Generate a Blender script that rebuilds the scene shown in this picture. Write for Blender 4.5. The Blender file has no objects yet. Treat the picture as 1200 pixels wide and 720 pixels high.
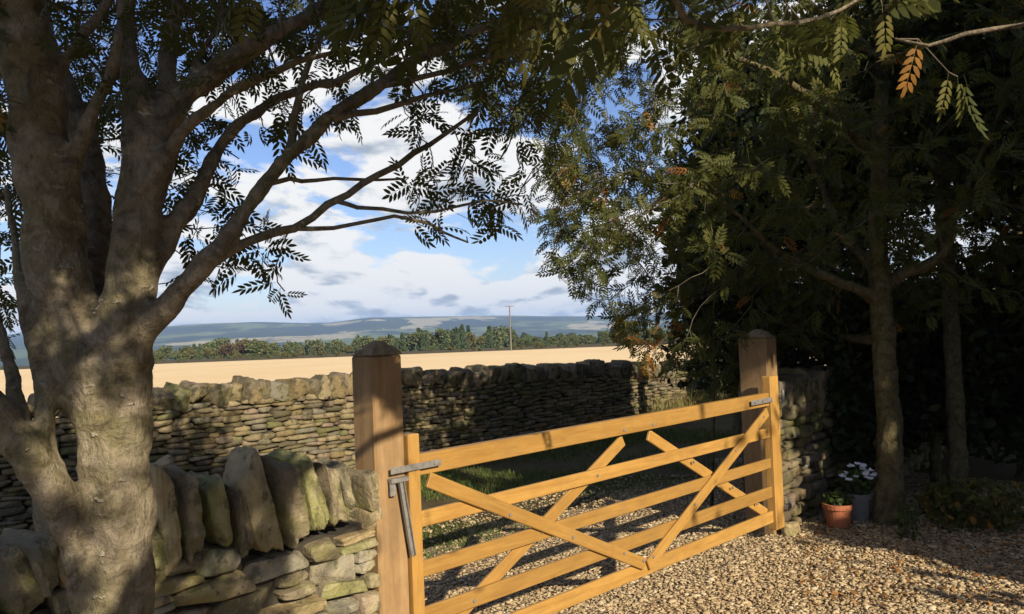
import bpy, math, random
import numpy as np
from mathutils import Vector, Matrix

random.seed(7)
rng = np.random.default_rng(11)
SC = bpy.context.scene
COL = SC.collection
R = math.radians
EYE = 1.76
FPX = 950.0                      # focal length in photo pixels (1200 wide)
PITCH, ROLL = R(1.473), R(2.2126)
SUN_AZ, SUN_EL = R(-60), R(26)   # horizontal direction (cos, sin) and height of the sun
S = np.array([math.cos(SUN_EL) * math.cos(SUN_AZ), math.cos(SUN_EL) * math.sin(SUN_AZ), math.sin(SUN_EL)])

# ------------------------------------------------------------------ survey helpers
def ray(px, py):
    dx, dy = px - 600, py - 360
    X = dx * math.cos(ROLL) - dy * math.sin(ROLL)
    Y = dx * math.sin(ROLL) + dy * math.cos(ROLL)
    x, u = X / FPX, -Y / FPX
    return np.array([x, math.cos(PITCH) - u * math.sin(PITCH), math.sin(PITCH) + u * math.cos(PITCH)])

def at(px, py, Y):
    d = ray(px, py)
    return np.array([0, 0, EYE]) + d * (Y / d[1])

def ground_at(px, py, z=0.0):
    d = ray(px, py)
    return np.array([0, 0, EYE]) + d * ((z - EYE) / d[2])

GL = np.array([-.478, 3.8955]); GR = np.array([1.9852, 6.382])     # the gate line
GD = (GR - GL) / 3.5
GN = np.array([GD[1], -GD[0]])                                      # faces the camera side

def on_line(t, b=0.0, z=0.0):
    p = GL + GD * t + GN * b
    return np.array([p[0], p[1], z])

def plane_th(px, py, b=0.0, L=GL):
    D = ray(px, py)
    s = ((L + GN * b) @ GN) / (D[:2] @ GN)
    P = D * s
    return float((P[:2] - L) @ GD), float(P[2] + EYE)

FL = np.array([-3.6, 8.5])                                          # a point on the far wall's front face (same direction)

# ------------------------------------------------------------------ object helpers
def tag(o, label=None, cat=None, group=None, kind=None):
    if label: o['label'] = label
    if cat: o['category'] = cat
    if group: o['group'] = group
    if kind: o['kind'] = kind
    return o

def empty(name, loc=(0, 0, 0), rz=0.0):
    o = bpy.data.objects.new(name, None)
    o.location = loc; o.rotation_euler = (0, 0, rz); o.empty_display_size = .1
    COL.objects.link(o)
    return o

def link(name, me, mats, parent=None, smooth=False):
    for m in (mats if isinstance(mats, (list, tuple)) else [mats]):
        me.materials.append(m)
    o = bpy.data.objects.new(name, me)
    COL.objects.link(o)
    if parent is not None:
        o.parent = parent
    if smooth:
        me.polygons.foreach_set('use_smooth', np.ones(len(me.polygons), dtype=bool))
    return o

def sharpen(o, a=28):
    o.data.set_sharp_from_angle(angle=R(a)); return o

def np_mesh(name, V, F, tint=None, midx=None):
    """V (n,3); F list of (m,k) int arrays."""
    me = bpy.data.meshes.new(name)
    V = np.asarray(V, dtype=np.float32)
    F = [np.asarray(f, dtype=np.int32) for f in (F if isinstance(F, list) else [F]) if len(f)]
    nl = sum(f.size for f in F); npoly = sum(len(f) for f in F)
    me.vertices.add(len(V)); me.loops.add(nl); me.polygons.add(npoly)
    me.vertices.foreach_set('co', V.ravel())
    me.loops.foreach_set('vertex_index', np.concatenate([f.ravel() for f in F]))
    tot = np.concatenate([np.full(len(f), f.shape[1], dtype=np.int32) for f in F])
    st = np.concatenate([[0], np.cumsum(tot)[:-1]]).astype(np.int32)
    me.polygons.foreach_set('loop_start', st)
    if midx is not None:
        me.polygons.foreach_set('material_index', np.asarray(midx, dtype=np.int32))
    me.update(calc_edges=True)
    if tint is not None:
        a = me.attributes.new('tint', 'FLOAT', 'POINT')
        a.data.foreach_set('value', np.asarray(tint, dtype=np.float32))
    me.validate()
    return me

class MB:
    def __init__(s): s.V = []; s.F = {}; s.n = 0
    def add(s, V, F):
        V = np.asarray(V, dtype=float)
        for f in F:
            s.F.setdefault(len(f), []).append([i + s.n for i in f])
        s.V.append(V); s.n += len(V)
    def box(s, c, size, M=None, bev=0.0):
        sx, sy, sz = [v / 2 for v in size]
        if bev <= 0:
            V = np.array([[x, y, z] for x in (-sx, sx) for y in (-sy, sy) for z in (-sz, sz)])
            F = [(0, 1, 3, 2), (4, 6, 7, 5), (0, 4, 5, 1), (2, 3, 7, 6), (0, 2, 6, 4), (1, 5, 7, 3)]
        else:
            V = []; b = bev
            for x in (-1, 1):
                for y in (-1, 1):
                    for z in (-1, 1):
                        V += [[x * sx, y * (sy - b), z * (sz - b)], [x * (sx - b), y * sy, z * (sz - b)], [x * (sx - b), y * (sy - b), z * sz]]
            V = np.array(V)
            def I(x, y, z, k): return ((x > 0) * 4 + (y > 0) * 2 + (z > 0)) * 3 + k
            F = []
            for x in (-1, 1): F.append([I(x, -1, -1, 0), I(x, 1, -1, 0), I(x, 1, 1, 0), I(x, -1, 1, 0)][::x])
            for y in (-1, 1): F.append([I(-1, y, -1, 1), I(1, y, -1, 1), I(1, y, 1, 1), I(-1, y, 1, 1)][::-y])
            for z in (-1, 1): F.append([I(-1, -1, z, 2), I(1, -1, z, 2), I(1, 1, z, 2), I(-1, 1, z, 2)][::z])
            for a in (-1, 1):
                for c2 in (-1, 1):
                    F.append([I(a, c2, -1, 0), I(a, c2, -1, 1), I(a, c2, 1, 1), I(a, c2, 1, 0)])
                    F.append([I(a, -1, c2, 0), I(a, -1, c2, 2), I(a, 1, c2, 2), I(a, 1, c2, 0)])
                    F.append([I(-1, a, c2, 1), I(-1, a, c2, 2), I(1, a, c2, 2), I(1, a, c2, 1)])
                    for z in (-1, 1): F.append([I(a, c2, z, 0), I(a, c2, z, 1), I(a, c2, z, 2)])
        if M is not None: V = V @ np.asarray(M).T
        s.add(V + np.asarray(c), F)
    def tube(s, a, b, ra, rb=None, n=8, caps=True):
        rb = ra if rb is None else rb
        a = np.asarray(a, float); b = np.asarray(b, float)
        w = b - a; w = w / (np.linalg.norm(w) + 1e-9)
        u = np.cross(w, [0, 0, 1] if abs(w[2]) < .9 else [1, 0, 0]); u /= np.linalg.norm(u); v = np.cross(w, u)
        an = np.arange(n) * 2 * math.pi / n
        ring = np.cos(an)[:, None] * u + np.sin(an)[:, None] * v
        F = [(i, (i + 1) % n, n + (i + 1) % n, n + i) for i in range(n)]
        if caps: F += [tuple(range(n - 1, -1, -1)), tuple(range(n, 2 * n))]
        s.add(np.vstack([a + ring * ra, b + ring * rb]), F)
    def lathe(s, c, prof, n=20):
        an = np.arange(n) * 2 * math.pi / n
        V = np.vstack([np.stack([r * np.cos(an), r * np.sin(an), np.full(n, z)], 1) for r, z in prof])
        F = []
        for k in range(len(prof) - 1):
            F += [(k * n + i, k * n + (i + 1) % n, (k + 1) * n + (i + 1) % n, (k + 1) * n + i) for i in range(n)]
        s.add(V + np.asarray(c), F)
    def mesh(s, name):
        me = bpy.data.meshes.new(name)
        me.from_pydata(np.vstack(s.V).tolist(), [], [f for k in s.F.values() for f in k])
        me.update()
        bm_fix(me)
        return me
    def build(s, name, mat, parent=None, smooth=False):
        return link(name, s.mesh(name), mat, parent, smooth)

def bm_fix(me):
    import bmesh
    bm = bmesh.new(); bm.from_mesh(me)
    bmesh.ops.recalc_face_normals(bm, faces=bm.faces)
    bm.to_mesh(me); bm.free()

def basis(x, z):
    x = np.asarray(x, float); x = x / np.linalg.norm(x)
    z = np.asarray(z, float); y = np.cross(z, x); y /= np.linalg.norm(y); z = np.cross(x, y)
    return np.stack([x, y, z], 1)

# ------------------------------------------------------------------ materials
class NT:
    def __init__(s, name):
        s.m = bpy.data.materials.new(name); s.m.use_nodes = True
        s.t = s.m.node_tree; s.t.nodes.clear()
        s.out = s.t.nodes.new('ShaderNodeOutputMaterial')
    def n(s, typ, inp=None, **kw):
        nd = s.t.nodes.new(typ)
        for k, v in kw.items(): setattr(nd, k, v)
        for k, v in (inp or {}).items(): s.set(nd, k, v)
        return nd
    def set(s, nd, k, v):
        if isinstance(v, bpy.types.NodeSocket): s.t.links.new(v, nd.inputs[k])
        else: nd.inputs[k].default_value = v
    def coord(s, kind='Object', scale=(1, 1, 1)):
        tc = s.n('ShaderNodeTexCoord')
        return s.n('ShaderNodeMapping', {'Vector': tc.outputs[kind], 'Scale': scale}).outputs[0]
    def noise(s, vec, scale, detail=5, rough=.6, dist=0.0):
        return s.n('ShaderNodeTexNoise', {'Vector': vec, 'Scale': scale, 'Detail': detail, 'Roughness': rough, 'Distortion': dist}).outputs[0]
    def ramp(s, fac, stops, interp='LINEAR'):
        r = s.n('ShaderNodeValToRGB', {'Fac': fac}); cr = r.color_ramp; cr.interpolation = interp
        while len(cr.elements) < len(stops): cr.elements.new(.5)
        for e, (p, c) in zip(cr.elements, stops):
            e.position = p
            e.color = (c, c, c, 1) if isinstance(c, (int, float)) else (*c, 1)
        return r.outputs[0]
    def mix(s, fac, a, b, mode='MIX'):
        m = s.n('ShaderNodeMix', data_type='RGBA', blend_type=mode)
        for k, v in ((0, fac), (6, a), (7, b)):
            if isinstance(v, bpy.types.NodeSocket): s.t.links.new(v, m.inputs[k])
            elif k == 0: m.inputs[0].default_value = v
            else: m.inputs[k].default_value = (*v, 1)
        return m.outputs[2]
    def math(s, op, a, b=0.0, c=0.0):
        m = s.n('ShaderNodeMath', operation=op)
        for i, v in enumerate((a, b, c)): s.set(m, i, v)
        return m.outputs[0]
    def bsdf(s, col, rough=.8, bump=None, strength=.5, dist=.02, spec=.3, metal=0.0, done=True):
        b = s.n('ShaderNodeBsdfPrincipled')
        s.set(b, 'Base Color', col if isinstance(col, bpy.types.NodeSocket) else (*col, 1))
        s.set(b, 'Roughness', rough); s.set(b, 'Specular IOR Level', spec); s.set(b, 'Metallic', metal)
        if bump is not None:
            bp = s.n('ShaderNodeBump', {'Height': bump, 'Strength': strength, 'Distance': dist})
            s.t.links.new(bp.outputs[0], b.inputs['Normal'])
        if done: s.t.links.new(b.outputs[0], s.out.inputs[0])
        return b

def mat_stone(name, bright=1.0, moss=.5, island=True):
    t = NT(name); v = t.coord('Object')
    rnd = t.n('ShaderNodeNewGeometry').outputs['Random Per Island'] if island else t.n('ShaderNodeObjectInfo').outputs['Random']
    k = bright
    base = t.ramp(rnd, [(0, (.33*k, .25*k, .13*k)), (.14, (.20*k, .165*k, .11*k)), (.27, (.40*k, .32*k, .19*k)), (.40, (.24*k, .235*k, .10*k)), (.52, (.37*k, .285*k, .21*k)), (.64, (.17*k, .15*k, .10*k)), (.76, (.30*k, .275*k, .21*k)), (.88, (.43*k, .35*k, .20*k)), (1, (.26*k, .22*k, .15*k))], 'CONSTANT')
    n1 = t.noise(v, 9, 8, .65); n2 = t.noise(v, 34, 6, .7); n3 = t.noise(v, 3.2, 5, .6, .4)
    c = t.mix(t.ramp(n1, [(.42, 0), (.66, .6)]), base, (.13*k, .105*k, .065*k))
    c = t.mix(t.ramp(n3, [(.5, 0), (.68, moss)]), c, (.20*k, .20*k, .055*k))
    c = t.mix(t.ramp(n2, [(.60, 0), (.72, .55)]), c, (.44*k, .39*k, .27*k))
    n4 = t.noise(v, 5.5, 9, .72, .8); n5 = t.noise(v, 16, 4, .5)
    c = t.mix(t.ramp(n4, [(.52, 0), (.58, .38)]), c, (.44*k, .37*k, .24*k))
    c = t.mix(t.ramp(n5, [(.60, 0), (.64, .6)]), c, (.07*k, .065*k, .04*k))
    h = t.math('ADD', t.math('ADD', t.math('MULTIPLY', n1, .7), t.math('MULTIPLY', n2, .4)), t.math('MULTIPLY', n4, .8))
    t.bsdf(c, .92, h, 1.0, .03, .15)
    return t.m

def mat_bark(name, cols, lent=0.0, scale=1.0):
    t = NT(name); v = t.coord('Object'); vs = t.coord('Object', (1, 1, .35))
    n1 = t.noise(v, 6*scale, 6, .62, .3); n2 = t.noise(vs, 26*scale, 7, .7); n3 = t.noise(v, 2.3*scale, 4, .6)
    c = t.ramp(n1, [(.3, cols[0]), (.5, cols[1]), (.68, cols[2])])
    c = t.mix(t.ramp(n3, [(.46, 0), (.62, .75)]), c, cols[3])
    c = t.mix(t.ramp(n2, [(.5, 0), (.72, .55)]), c, tuple(x * .4 for x in cols[0]))
    hb = t.math('MULTIPLY', n2, 1.0)
    n4 = t.noise(v, 15*scale, 8, .7, .6); n5 = t.noise(t.coord('Object', (1, 1, .6)), 70*scale, 4, .7)
    c = t.mix(t.ramp(n4, [(.5, 0), (.6, .5)]), c, tuple(x * 1.35 for x in cols[2]))
    c = t.mix(t.ramp(n4, [(.36, .75), (.46, 0)]), c, tuple(x * .45 for x in cols[0]))
    c = t.mix(t.ramp(n5, [(.5, 0), (.7, .6)]), c, tuple(x * .55 for x in cols[0]))
    hb = t.math('ADD', hb, t.math('ADD', t.math('MULTIPLY', n4, 1.3), t.math('MULTIPLY', n5, .35)))
    if lent:
        wob = t.n('ShaderNodeTexNoise', {'Vector': v, 'Scale': 45.0, 'Detail': 4}).outputs['Color']
        vz = t.n('ShaderNodeVectorMath', {0: t.coord('Object', (15, 15, 44)), 1: t.n('ShaderNodeVectorMath', {0: wob, 'Scale': 1.3}, operation='SCALE').outputs[0]}, operation='ADD').outputs[0]
        vo = t.n('ShaderNodeTexVoronoi', {'Vector': vz, 'Scale': 1.0, 'Randomness': 1.0})
        cellr = t.n('ShaderNodeSeparateColor', {'Color': vo.outputs['Color']}).outputs[0]
        spot = t.math('MULTIPLY', t.ramp(vo.outputs['Distance'], [(.18, 1), (.36, 0)]), t.ramp(cellr, [(.80, 0), (.9, lent)]))
        c = t.mix(spot, c, (.42, .37, .28))
        hb = t.math('ADD', hb, t.math('MULTIPLY', spot, .6))
    t.bsdf(c, .9, t.math('ADD', hb, t.math('MULTIPLY', n1, .8)), .9, .025, .2)
    return t.m

def mat_leaf(name, stops, trans=.3, rough=.6, spec=.14):
    t = NT(name)
    a = t.n('ShaderNodeAttribute', attribute_name='tint').outputs['Fac']
    rnd = t.n('ShaderNodeNewGeometry').outputs['Random Per Island']
    c = t.ramp(a, stops)
    c = t.mix(t.math('MULTIPLY', rnd, .35), c, tuple(x * .5 for x in stops[0][1]))
    b = t.bsdf(c, rough, spec=spec, done=False)
    tr = t.n('ShaderNodeBsdfTranslucent', {'Color': t.mix(.5, c, (.21, .23, .04), 'MIX')})
    mx = t.n('ShaderNodeMixShader', {'Fac': trans, 1: b.outputs[0], 2: tr.outputs[0]})
    t.t.links.new(mx.outputs[0], t.out.inputs[0])
    return t.m

def mat_wood(name, a, b, dark, knots=True, rough=.55, scale=1.0, weather=0.0):
    t = NT(name)
    rnd = t.n('ShaderNodeObjectInfo').outputs['Random']
    off = t.n('ShaderNodeCombineXYZ', {'X': t.math('MULTIPLY', rnd, 7.0), 'Y': t.math('MULTIPLY', rnd, 3.1), 'Z': rnd}).outputs[0]
    tc = t.n('ShaderNodeTexCoord').outputs['Object']
    vec = t.n('ShaderNodeVectorMath', {0: tc, 1: off}, operation='ADD').outputs[0]
    st = t.n('ShaderNodeMapping', {'Vector': vec, 'Scale': (1.2*scale, 16*scale, 16*scale)}).outputs[0]
    n1 = t.noise(st, 2.0, 5, .6, .8); n2 = t.noise(st, 9, 6, .7)
    c = t.mix(t.ramp(n1, [(.35, 0), (.65, 1)]), a, b)
    c = t.mix(t.ramp(n2, [(.45, 0), (.75, .35)]), c, dark)
    if knots:
        kv = t.n('ShaderNodeMapping', {'Vector': vec, 'Scale': (3.2*scale, 8*scale, 8*scale)}).outputs[0]
        vo = t.n('ShaderNodeTexVoronoi', {'Vector': kv, 'Scale': 1.0})
        cr = t.n('ShaderNodeSeparateColor', {'Color': vo.outputs['Color']}).outputs[0]
        kn = t.math('MULTIPLY', t.ramp(vo.outputs['Distance'], [(.06, 1), (.17, 0)]), t.ramp(cr, [(.55, 0), (.62, .8)]))
        c = t.mix(kn, c, tuple(x * .7 for x in dark))
    big = t.noise(t.n('ShaderNodeMapping', {'Vector': vec, 'Scale': (2, 5, 5)}).outputs[0], 1.5, 4, .6)
    c = t.mix(t.ramp(big, [(.4, 0), (.75, .35)]), c, tuple(min(1, x * 1.35) for x in a))
    br = t.math('ADD', .84, t.math('MULTIPLY', rnd, .3))
    c = t.mix(1.0, c, t.n('ShaderNodeCombineColor', {0: br, 1: br, 2: br}).outputs[0], 'MULTIPLY')
    if weather:
        w = t.noise(vec, 6, 6, .65)
        c = t.mix(t.ramp(w, [(.42, 0), (.62, weather)]), c, (.10, .075, .045))
    t.bsdf(c, rough, t.math('ADD', n1, t.math('MULTIPLY', n2, .5)), .25, .01, .35)
    return t.m

def mat_plain(name, col, rough=.6, metal=0.0, var=.25, scale=18):
    t = NT(name)
    n = t.noise(t.coord('Object'), scale, 6, .65)
    c = t.mix(t.ramp(n, [(.35, 0), (.7, 1)]), col, tuple(x * (1 - var) for x in col))
    t.bsdf(c, rough, n, .2, .01, .4, metal)
    return t.m

M = {}
M['stone_near'] = mat_stone('drystone_near', 1.0, .7)
M['stone_cope'] = mat_stone('drystone_cope', 1.06, .9, island=False)
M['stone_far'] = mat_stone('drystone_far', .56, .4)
M['stone_moss_shade'] = mat_stone('drystone_mossy_shaded', .5, .95)  # mossy stone, its whole tone lowered to deepen the shade on this wall
M['core'] = mat_plain('wall_hearting', (.035, .03, .022), .95)
M['bark'] = mat_bark('rowan_bark', [(.14, .112, .078), (.215, .178, .128), (.285, .24, .18), (.175, .155, .07)], .9)
M['bark_dark'] = mat_bark('shaded_bark', [(.06, .05, .03), (.10, .085, .045), (.135, .115, .065), (.08, .078, .033)], 0)  # bark tone lowered to stand in for deeper shade on these trunks
M['bark_olive'] = mat_bark('olive_bark', [(.07, .055, .027), (.11, .09, .042), (.15, .125, .068), (.09, .085, .03)], 0)
M['twig'] = mat_plain('twig_bark', (.14, .115, .085), .8, var=.5)
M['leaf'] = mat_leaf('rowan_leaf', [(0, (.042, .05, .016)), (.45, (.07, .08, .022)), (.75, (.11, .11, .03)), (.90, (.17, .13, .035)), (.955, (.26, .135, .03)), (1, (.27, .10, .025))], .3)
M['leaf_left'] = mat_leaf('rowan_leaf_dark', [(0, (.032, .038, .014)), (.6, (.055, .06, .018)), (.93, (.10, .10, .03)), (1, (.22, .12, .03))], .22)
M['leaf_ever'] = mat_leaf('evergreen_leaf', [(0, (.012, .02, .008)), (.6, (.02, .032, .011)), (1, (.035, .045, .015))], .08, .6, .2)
M['gate'] = mat_wood('gate_timber', (.345, .195, .050), (.27, .142, .032), (.15, .072, .02), weather=.14)
M['post'] = mat_wood('post_timber', (.27, .172, .082), (.195, .115, .05), (.10, .06, .028), True, .75, .7, .3)
M['cap'] = mat_plain('weathered_cap', (.26, .19, .11), .9, var=.6, scale=25)
M['zinc'] = mat_plain('galvanised_steel', (.26, .25, .235), .6, .4, .4, 40)
M['terracotta'] = mat_plain('terracotta', (.38, .13, .06), .85)
M['greypot'] = mat_plain('grey_pot', (.16, .15, .14), .8)
M['petal'] = mat_plain('white_petal', (.75, .75, .78), .7, var=.1)
M['pole'] = mat_plain('pole_wood', (.15, .135, .115), .9)
M['ceramic'] = mat_plain('insulator', (.45, .42, .38), .4)
M['whitewash'] = mat_plain('whitewash', (.75, .73, .68), .9, var=.1)
M['slate'] = mat_plain('slate', (.14, .14, .15), .8)

# ------------------------------------------------------------------ camera, sun, world
cam = bpy.data.cameras.new('camera'); co = bpy.data.objects.new('camera', cam); COL.objects.link(co)
cam.sensor_width = 36.0; cam.lens = 36.0 * FPX / 1200.0
cam.clip_start = .05; cam.clip_end = 40000
co.matrix_world = Matrix.Translation((0, 0, EYE)) @ Matrix.Rotation(R(90) + PITCH, 4, 'X') @ Matrix.Rotation(-ROLL, 4, 'Z')
SC.camera = co

sun = bpy.data.lights.new('sun', 'SUN'); so = bpy.data.objects.new('sun', sun); COL.objects.link(so)
sun.energy = 5.0; sun.angle = R(.5); sun.color = (1.0, .87, .66)
so.rotation_euler = Vector(S).to_track_quat('Z', 'Y').to_euler()
so.location = (4, -6, 12)

w = bpy.data.worlds.new('World'); SC.world = w; w.use_nodes = True
nt = w.node_tree; nt.nodes.clear()
class WN(NT):
    def __init__(s, t): s.t = t
wn = WN(nt)
wout = wn.n('ShaderNodeOutputWorld')
sky = wn.n('ShaderNodeTexSky', sky_type='NISHITA', sun_disc=False, sun_elevation=SUN_EL, sun_rotation=math.atan2(S[0], S[1]), altitude=150, air_density=1.1, dust_density=.3, ozone_density=2.2)
bg1 = wn.n('ShaderNodeBackground', {'Color': wn.mix(1.0, sky.outputs[0], (.88, .93, 1.22), 'MULTIPLY'), 'Strength': .062})
tc = wn.n('ShaderNodeTexCoord')
sp = wn.n('ShaderNodeSeparateXYZ', {'Vector': tc.outputs['Generated']})
zz = wn.math('ADD', wn.math('MAXIMUM', sp.outputs[2], -.02), .20)
cxy = wn.n('ShaderNodeCombineXYZ', {'X': wn.math('DIVIDE', sp.outputs[0], zz), 'Y': wn.math('MULTIPLY', wn.math('DIVIDE', sp.outputs[1], zz), .62), 'Z': wn.math('MULTIPLY', sp.outputs[2], 5.0)}).outputs[0]
cp = wn.n('ShaderNodeMapping', {'Vector': cxy, 'Location': (.35, 3.9, .12)}).outputs[0]
ca = wn.noise(cp, 1.75, 12, .56, .35)
cb = wn.noise(wn.n('ShaderNodeMapping', {'Vector': cp, 'Location': (.05, -.16, .10)}).outputs[0], 1.75, 9, .56, .35)
cc = wn.noise(cp, 5.5, 10, .62, .4)
low = wn.math('MAXIMUM', wn.math('SUBTRACT', .12, wn.math('MULTIPLY', sp.outputs[2], .9)), 0.0)
cov = wn.math('ADD', wn.math('SUBTRACT', ca, wn.math('MULTIPLY', sp.outputs[2], .10)), low)
mask = wn.ramp(cov, [(.45, 0), (.50, 1)])
lit = wn.math('ADD', wn.math('MULTIPLY', wn.math('SUBTRACT', ca, cb), 3.6), wn.math('MULTIPLY', cc, 1.15))
ccol = wn.ramp(lit, [(.14, (.46, .53, .63)), (.34, (.70, .76, .84)), (.47, (.95, .97, .99)), (.60, (1.1, 1.1, 1.09))])
bg2 = wn.n('ShaderNodeBackground', {'Color': ccol, 'Strength': .50})
mx = wn.n('ShaderNodeMixShader', {'Fac': mask, 1: bg1.outputs[0], 2: bg2.outputs[0]})
nt.links.new(mx.outputs[0], wout.inputs[0])

SC.view_settings.view_transform = 'Standard'; SC.view_settings.look = 'None'
SC.view_settings.exposure = 0.8; SC.view_settings.gamma = 1.0
SC.render.engine = 'CYCLES'
cy = SC.cycles
cy.max_bounces = 7; cy.diffuse_bounces = 3; cy.glossy_bounces = 2; cy.transmission_bounces = 4; cy.volume_bounces = 0
cy.sample_clamp_indirect = 4.0
cy.use_denoising = True

# ------------------------------------------------------------------ terrain
HP = np.array([[-400, 14], [100, 15], [180, 15.6], [300, 16], [350, 13.5], [385, 12.5], [430, 16], [480, 15.5], [560, 14.5], [620, 13], [690, 10.5], [800, 9], [1000, 12], [1600, 14]], float)
def smooth(u):
    u = np.clip(u, 0, 1); return u * u * (3 - 2 * u)
def wav(x, y, sc, seed):
    r = np.random.default_rng(seed); o = np.zeros_like(x)
    for k in range(7):
        a = r.uniform(0, 6.28); fq = (1.7 ** (k * .6)) / sc
        o = o + np.sin((x * math.cos(a) + y * math.sin(a)) * fq + r.uniform(0, 6.28)) / (1.5 ** k)
    return o / 2.2
def height(x, y):
    x = np.asarray(x, float); y = np.asarray(y, float)
    h = -.019 * np.clip(y - 16, 0, 156)
    far = np.maximum(y, 1.0)
    h = h - 47 * smooth((y - 172) / 800)
    pxx = 600 + FPX * x / far
    top = np.interp(pxx, HP[:, 0], HP[:, 1]) * 5400 / 950 + EYE
    rise = smooth((y - 2300 - 500 * np.sin(x / 900.0)) / 2900)
    h = h + rise * (top + 50 + 5 * wav(x, y, 260, 5))
    h = h + smooth((y - 1300) / 900) * smooth((3600 - y) / 900) * (16 + 16 * wav(x, y, 420, 3))
    h = h - smooth((y - 5500) / 1200) * 60
    return h
rr = np.concatenate([np.linspace(0, 40, 21), 40 * (7200 / 40.0) ** (np.arange(1, 96) / 95.0)])
aa = np.concatenate([R(90) + np.linspace(-R(50), R(50), 181), R(140) + np.linspace(0, R(260), 42)[1:-1]])
RRg, AAg = np.meshgrid(rr[1:], aa, indexing='ij')
X = RRg * np.cos(AAg); Y = RRg * np.sin(AAg); Z = height(X, Y) - .006
na = len(aa); nr = len(rr) - 1
V = np.concatenate([[[0, 0, -.006]], np.stack([X, Y, Z], -1).reshape(-1, 3)])
ii = np.arange(nr - 1)[:, None] * na; jj = np.arange(na)[None]; j2 = (jj + 1) % na
Q = np.stack([1 + ii + jj, 1 + ii + na + jj, 1 + ii + na + j2, 1 + ii + j2], -1).reshape(-1, 4)
T0 = np.stack([np.zeros(na, int), 1 + np.arange(na), 1 + (np.arange(na) + 1) % na], 1)
t = NT('countryside'); v = t.coord('Object', (1 / 260.0, 1 / 520.0, 0))
vd = t.n('ShaderNodeVectorMath', {0: v, 1: t.n('ShaderNodeTexNoise', {'Vector': v, 'Scale': 2.0, 'Detail': 3}).outputs['Color']}, operation='ADD').outputs[0]
vo = t.n('ShaderNodeTexVoronoi', {'Vector': vd, 'Scale': 1.0})
cell = t.n('ShaderNodeSeparateColor', {'Color': vo.outputs['Color']}).outputs[0]
fc = t.ramp(cell, [(0, (.03, .05, .022)), (.3, (.035, .055, .025)), (.42, (.10, .135, .05)), (.62, (.13, .16, .065)), (.74, (.045, .06, .03)), (.84, (.34, .30, .19)), (.93, (.12, .15, .06)), (.96, (.38, .33, .21))], 'CONSTANT')
wood = t.noise(t.coord('Object', (1 / 600.0, 1 / 900.0, 0)), 1.6, 6, .6)
fc = t.mix(t.ramp(wood, [(.50, 0), (.55, 1)]), fc, (.02, .032, .02))
fn = t.noise(t.coord('Object'), .03, 5, .7)
fc = t.mix(t.ramp(fn, [(.4, 0), (.8, .6)]), fc, (.03, .04, .02))
ed = t.n('ShaderNodeSeparateXYZ', {'Vector': t.coord('Object')}).outputs[1]
nearm = t.n('ShaderNodeMapRange', {'Value': ed, 'From Min': 260.0, 'From Max': 420.0}).outputs[0]
soil = t.ramp(t.noise(t.coord('Object'), 2.2, 7, .65), [(.3, (.055, .04, .024)), (.55, (.08, .065, .03)), (.75, (.07, .085, .025))])
t.bsdf(t.mix(nearm, soil, fc), .95, t.noise(t.coord('Object'), 14, 5, .6), .5, .03, .1)
M['land'] = t.m
ground = link('ground', np_mesh('ground', V, [T0, Q]), M['land'], smooth=True)
tag(ground, 'earth and rolling countryside under everything', 'ground', kind='structure')

# stubble field beyond the far wall
def sheet(name, pts_fn, nu, nv, mat, label, cat, kind='structure', dz=.03):
    u, vv = np.meshgrid(np.linspace(0, 1, nu), np.linspace(0, 1, nv), indexing='ij')
    x, y = pts_fn(u, vv)
    V = np.stack([x, y, height(x, y) + dz], -1).reshape(-1, 3)
    a = np.arange(nu - 1)[:, None] * nv + np.arange(nv - 1)[None]
    Qd = np.stack([a, a + nv, a + nv + 1, a + 1], -1).reshape(-1, 4)
    me = np_mesh(name, V, Qd); bm_fix(me)
    if me.polygons[0].normal.z < 0: me.flip_normals()
    return tag(link(name, me, mat), label, cat, kind=kind)
t = NT('stubble'); v = t.coord('Object', (1, .25, 1))
n1 = t.noise(v, .12, 6, .6); n2 = t.noise(t.coord('Object', (.5, 6, 1)), 1.0, 4, .7); n3 = t.noise(t.coord('Object'), .02, 3)
c = t.mix(t.ramp(n1, [(.35, 0), (.7, 1)]), (.70, .53, .31), (.63, .46, .25))
c = t.mix(t.ramp(n2, [(.45, 0), (.7, .35)]), c, (.40, .25, .10))
c = t.mix(t.ramp(n3, [(.4, 0), (.6, .4)]), c, (.72, .565, .345))
t.bsdf(c, .95, n2, .2, .05, .1)
M['stubble'] = t.m
def fieldpts(u, vv):
    y = 9.0 + (166 - 9) * vv ** 2
    x0 = np.where(y < 40, y - 40 + 8 - 0, 0)
    lo = np.maximum(-60 - 0 * y, -160.0) ; hi = np.where(y < 26, np.maximum(-2.0, y - 9.0), 0)
    lo = -12 - y * .95; hi = np.minimum(y - 11.2, 20 + y * .9)
    return lo + (hi - lo) * u, y
sheet('stubble_field', fieldpts, 60, 60, M['stubble'], 'pale golden harvested stubble field', 'field')

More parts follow.
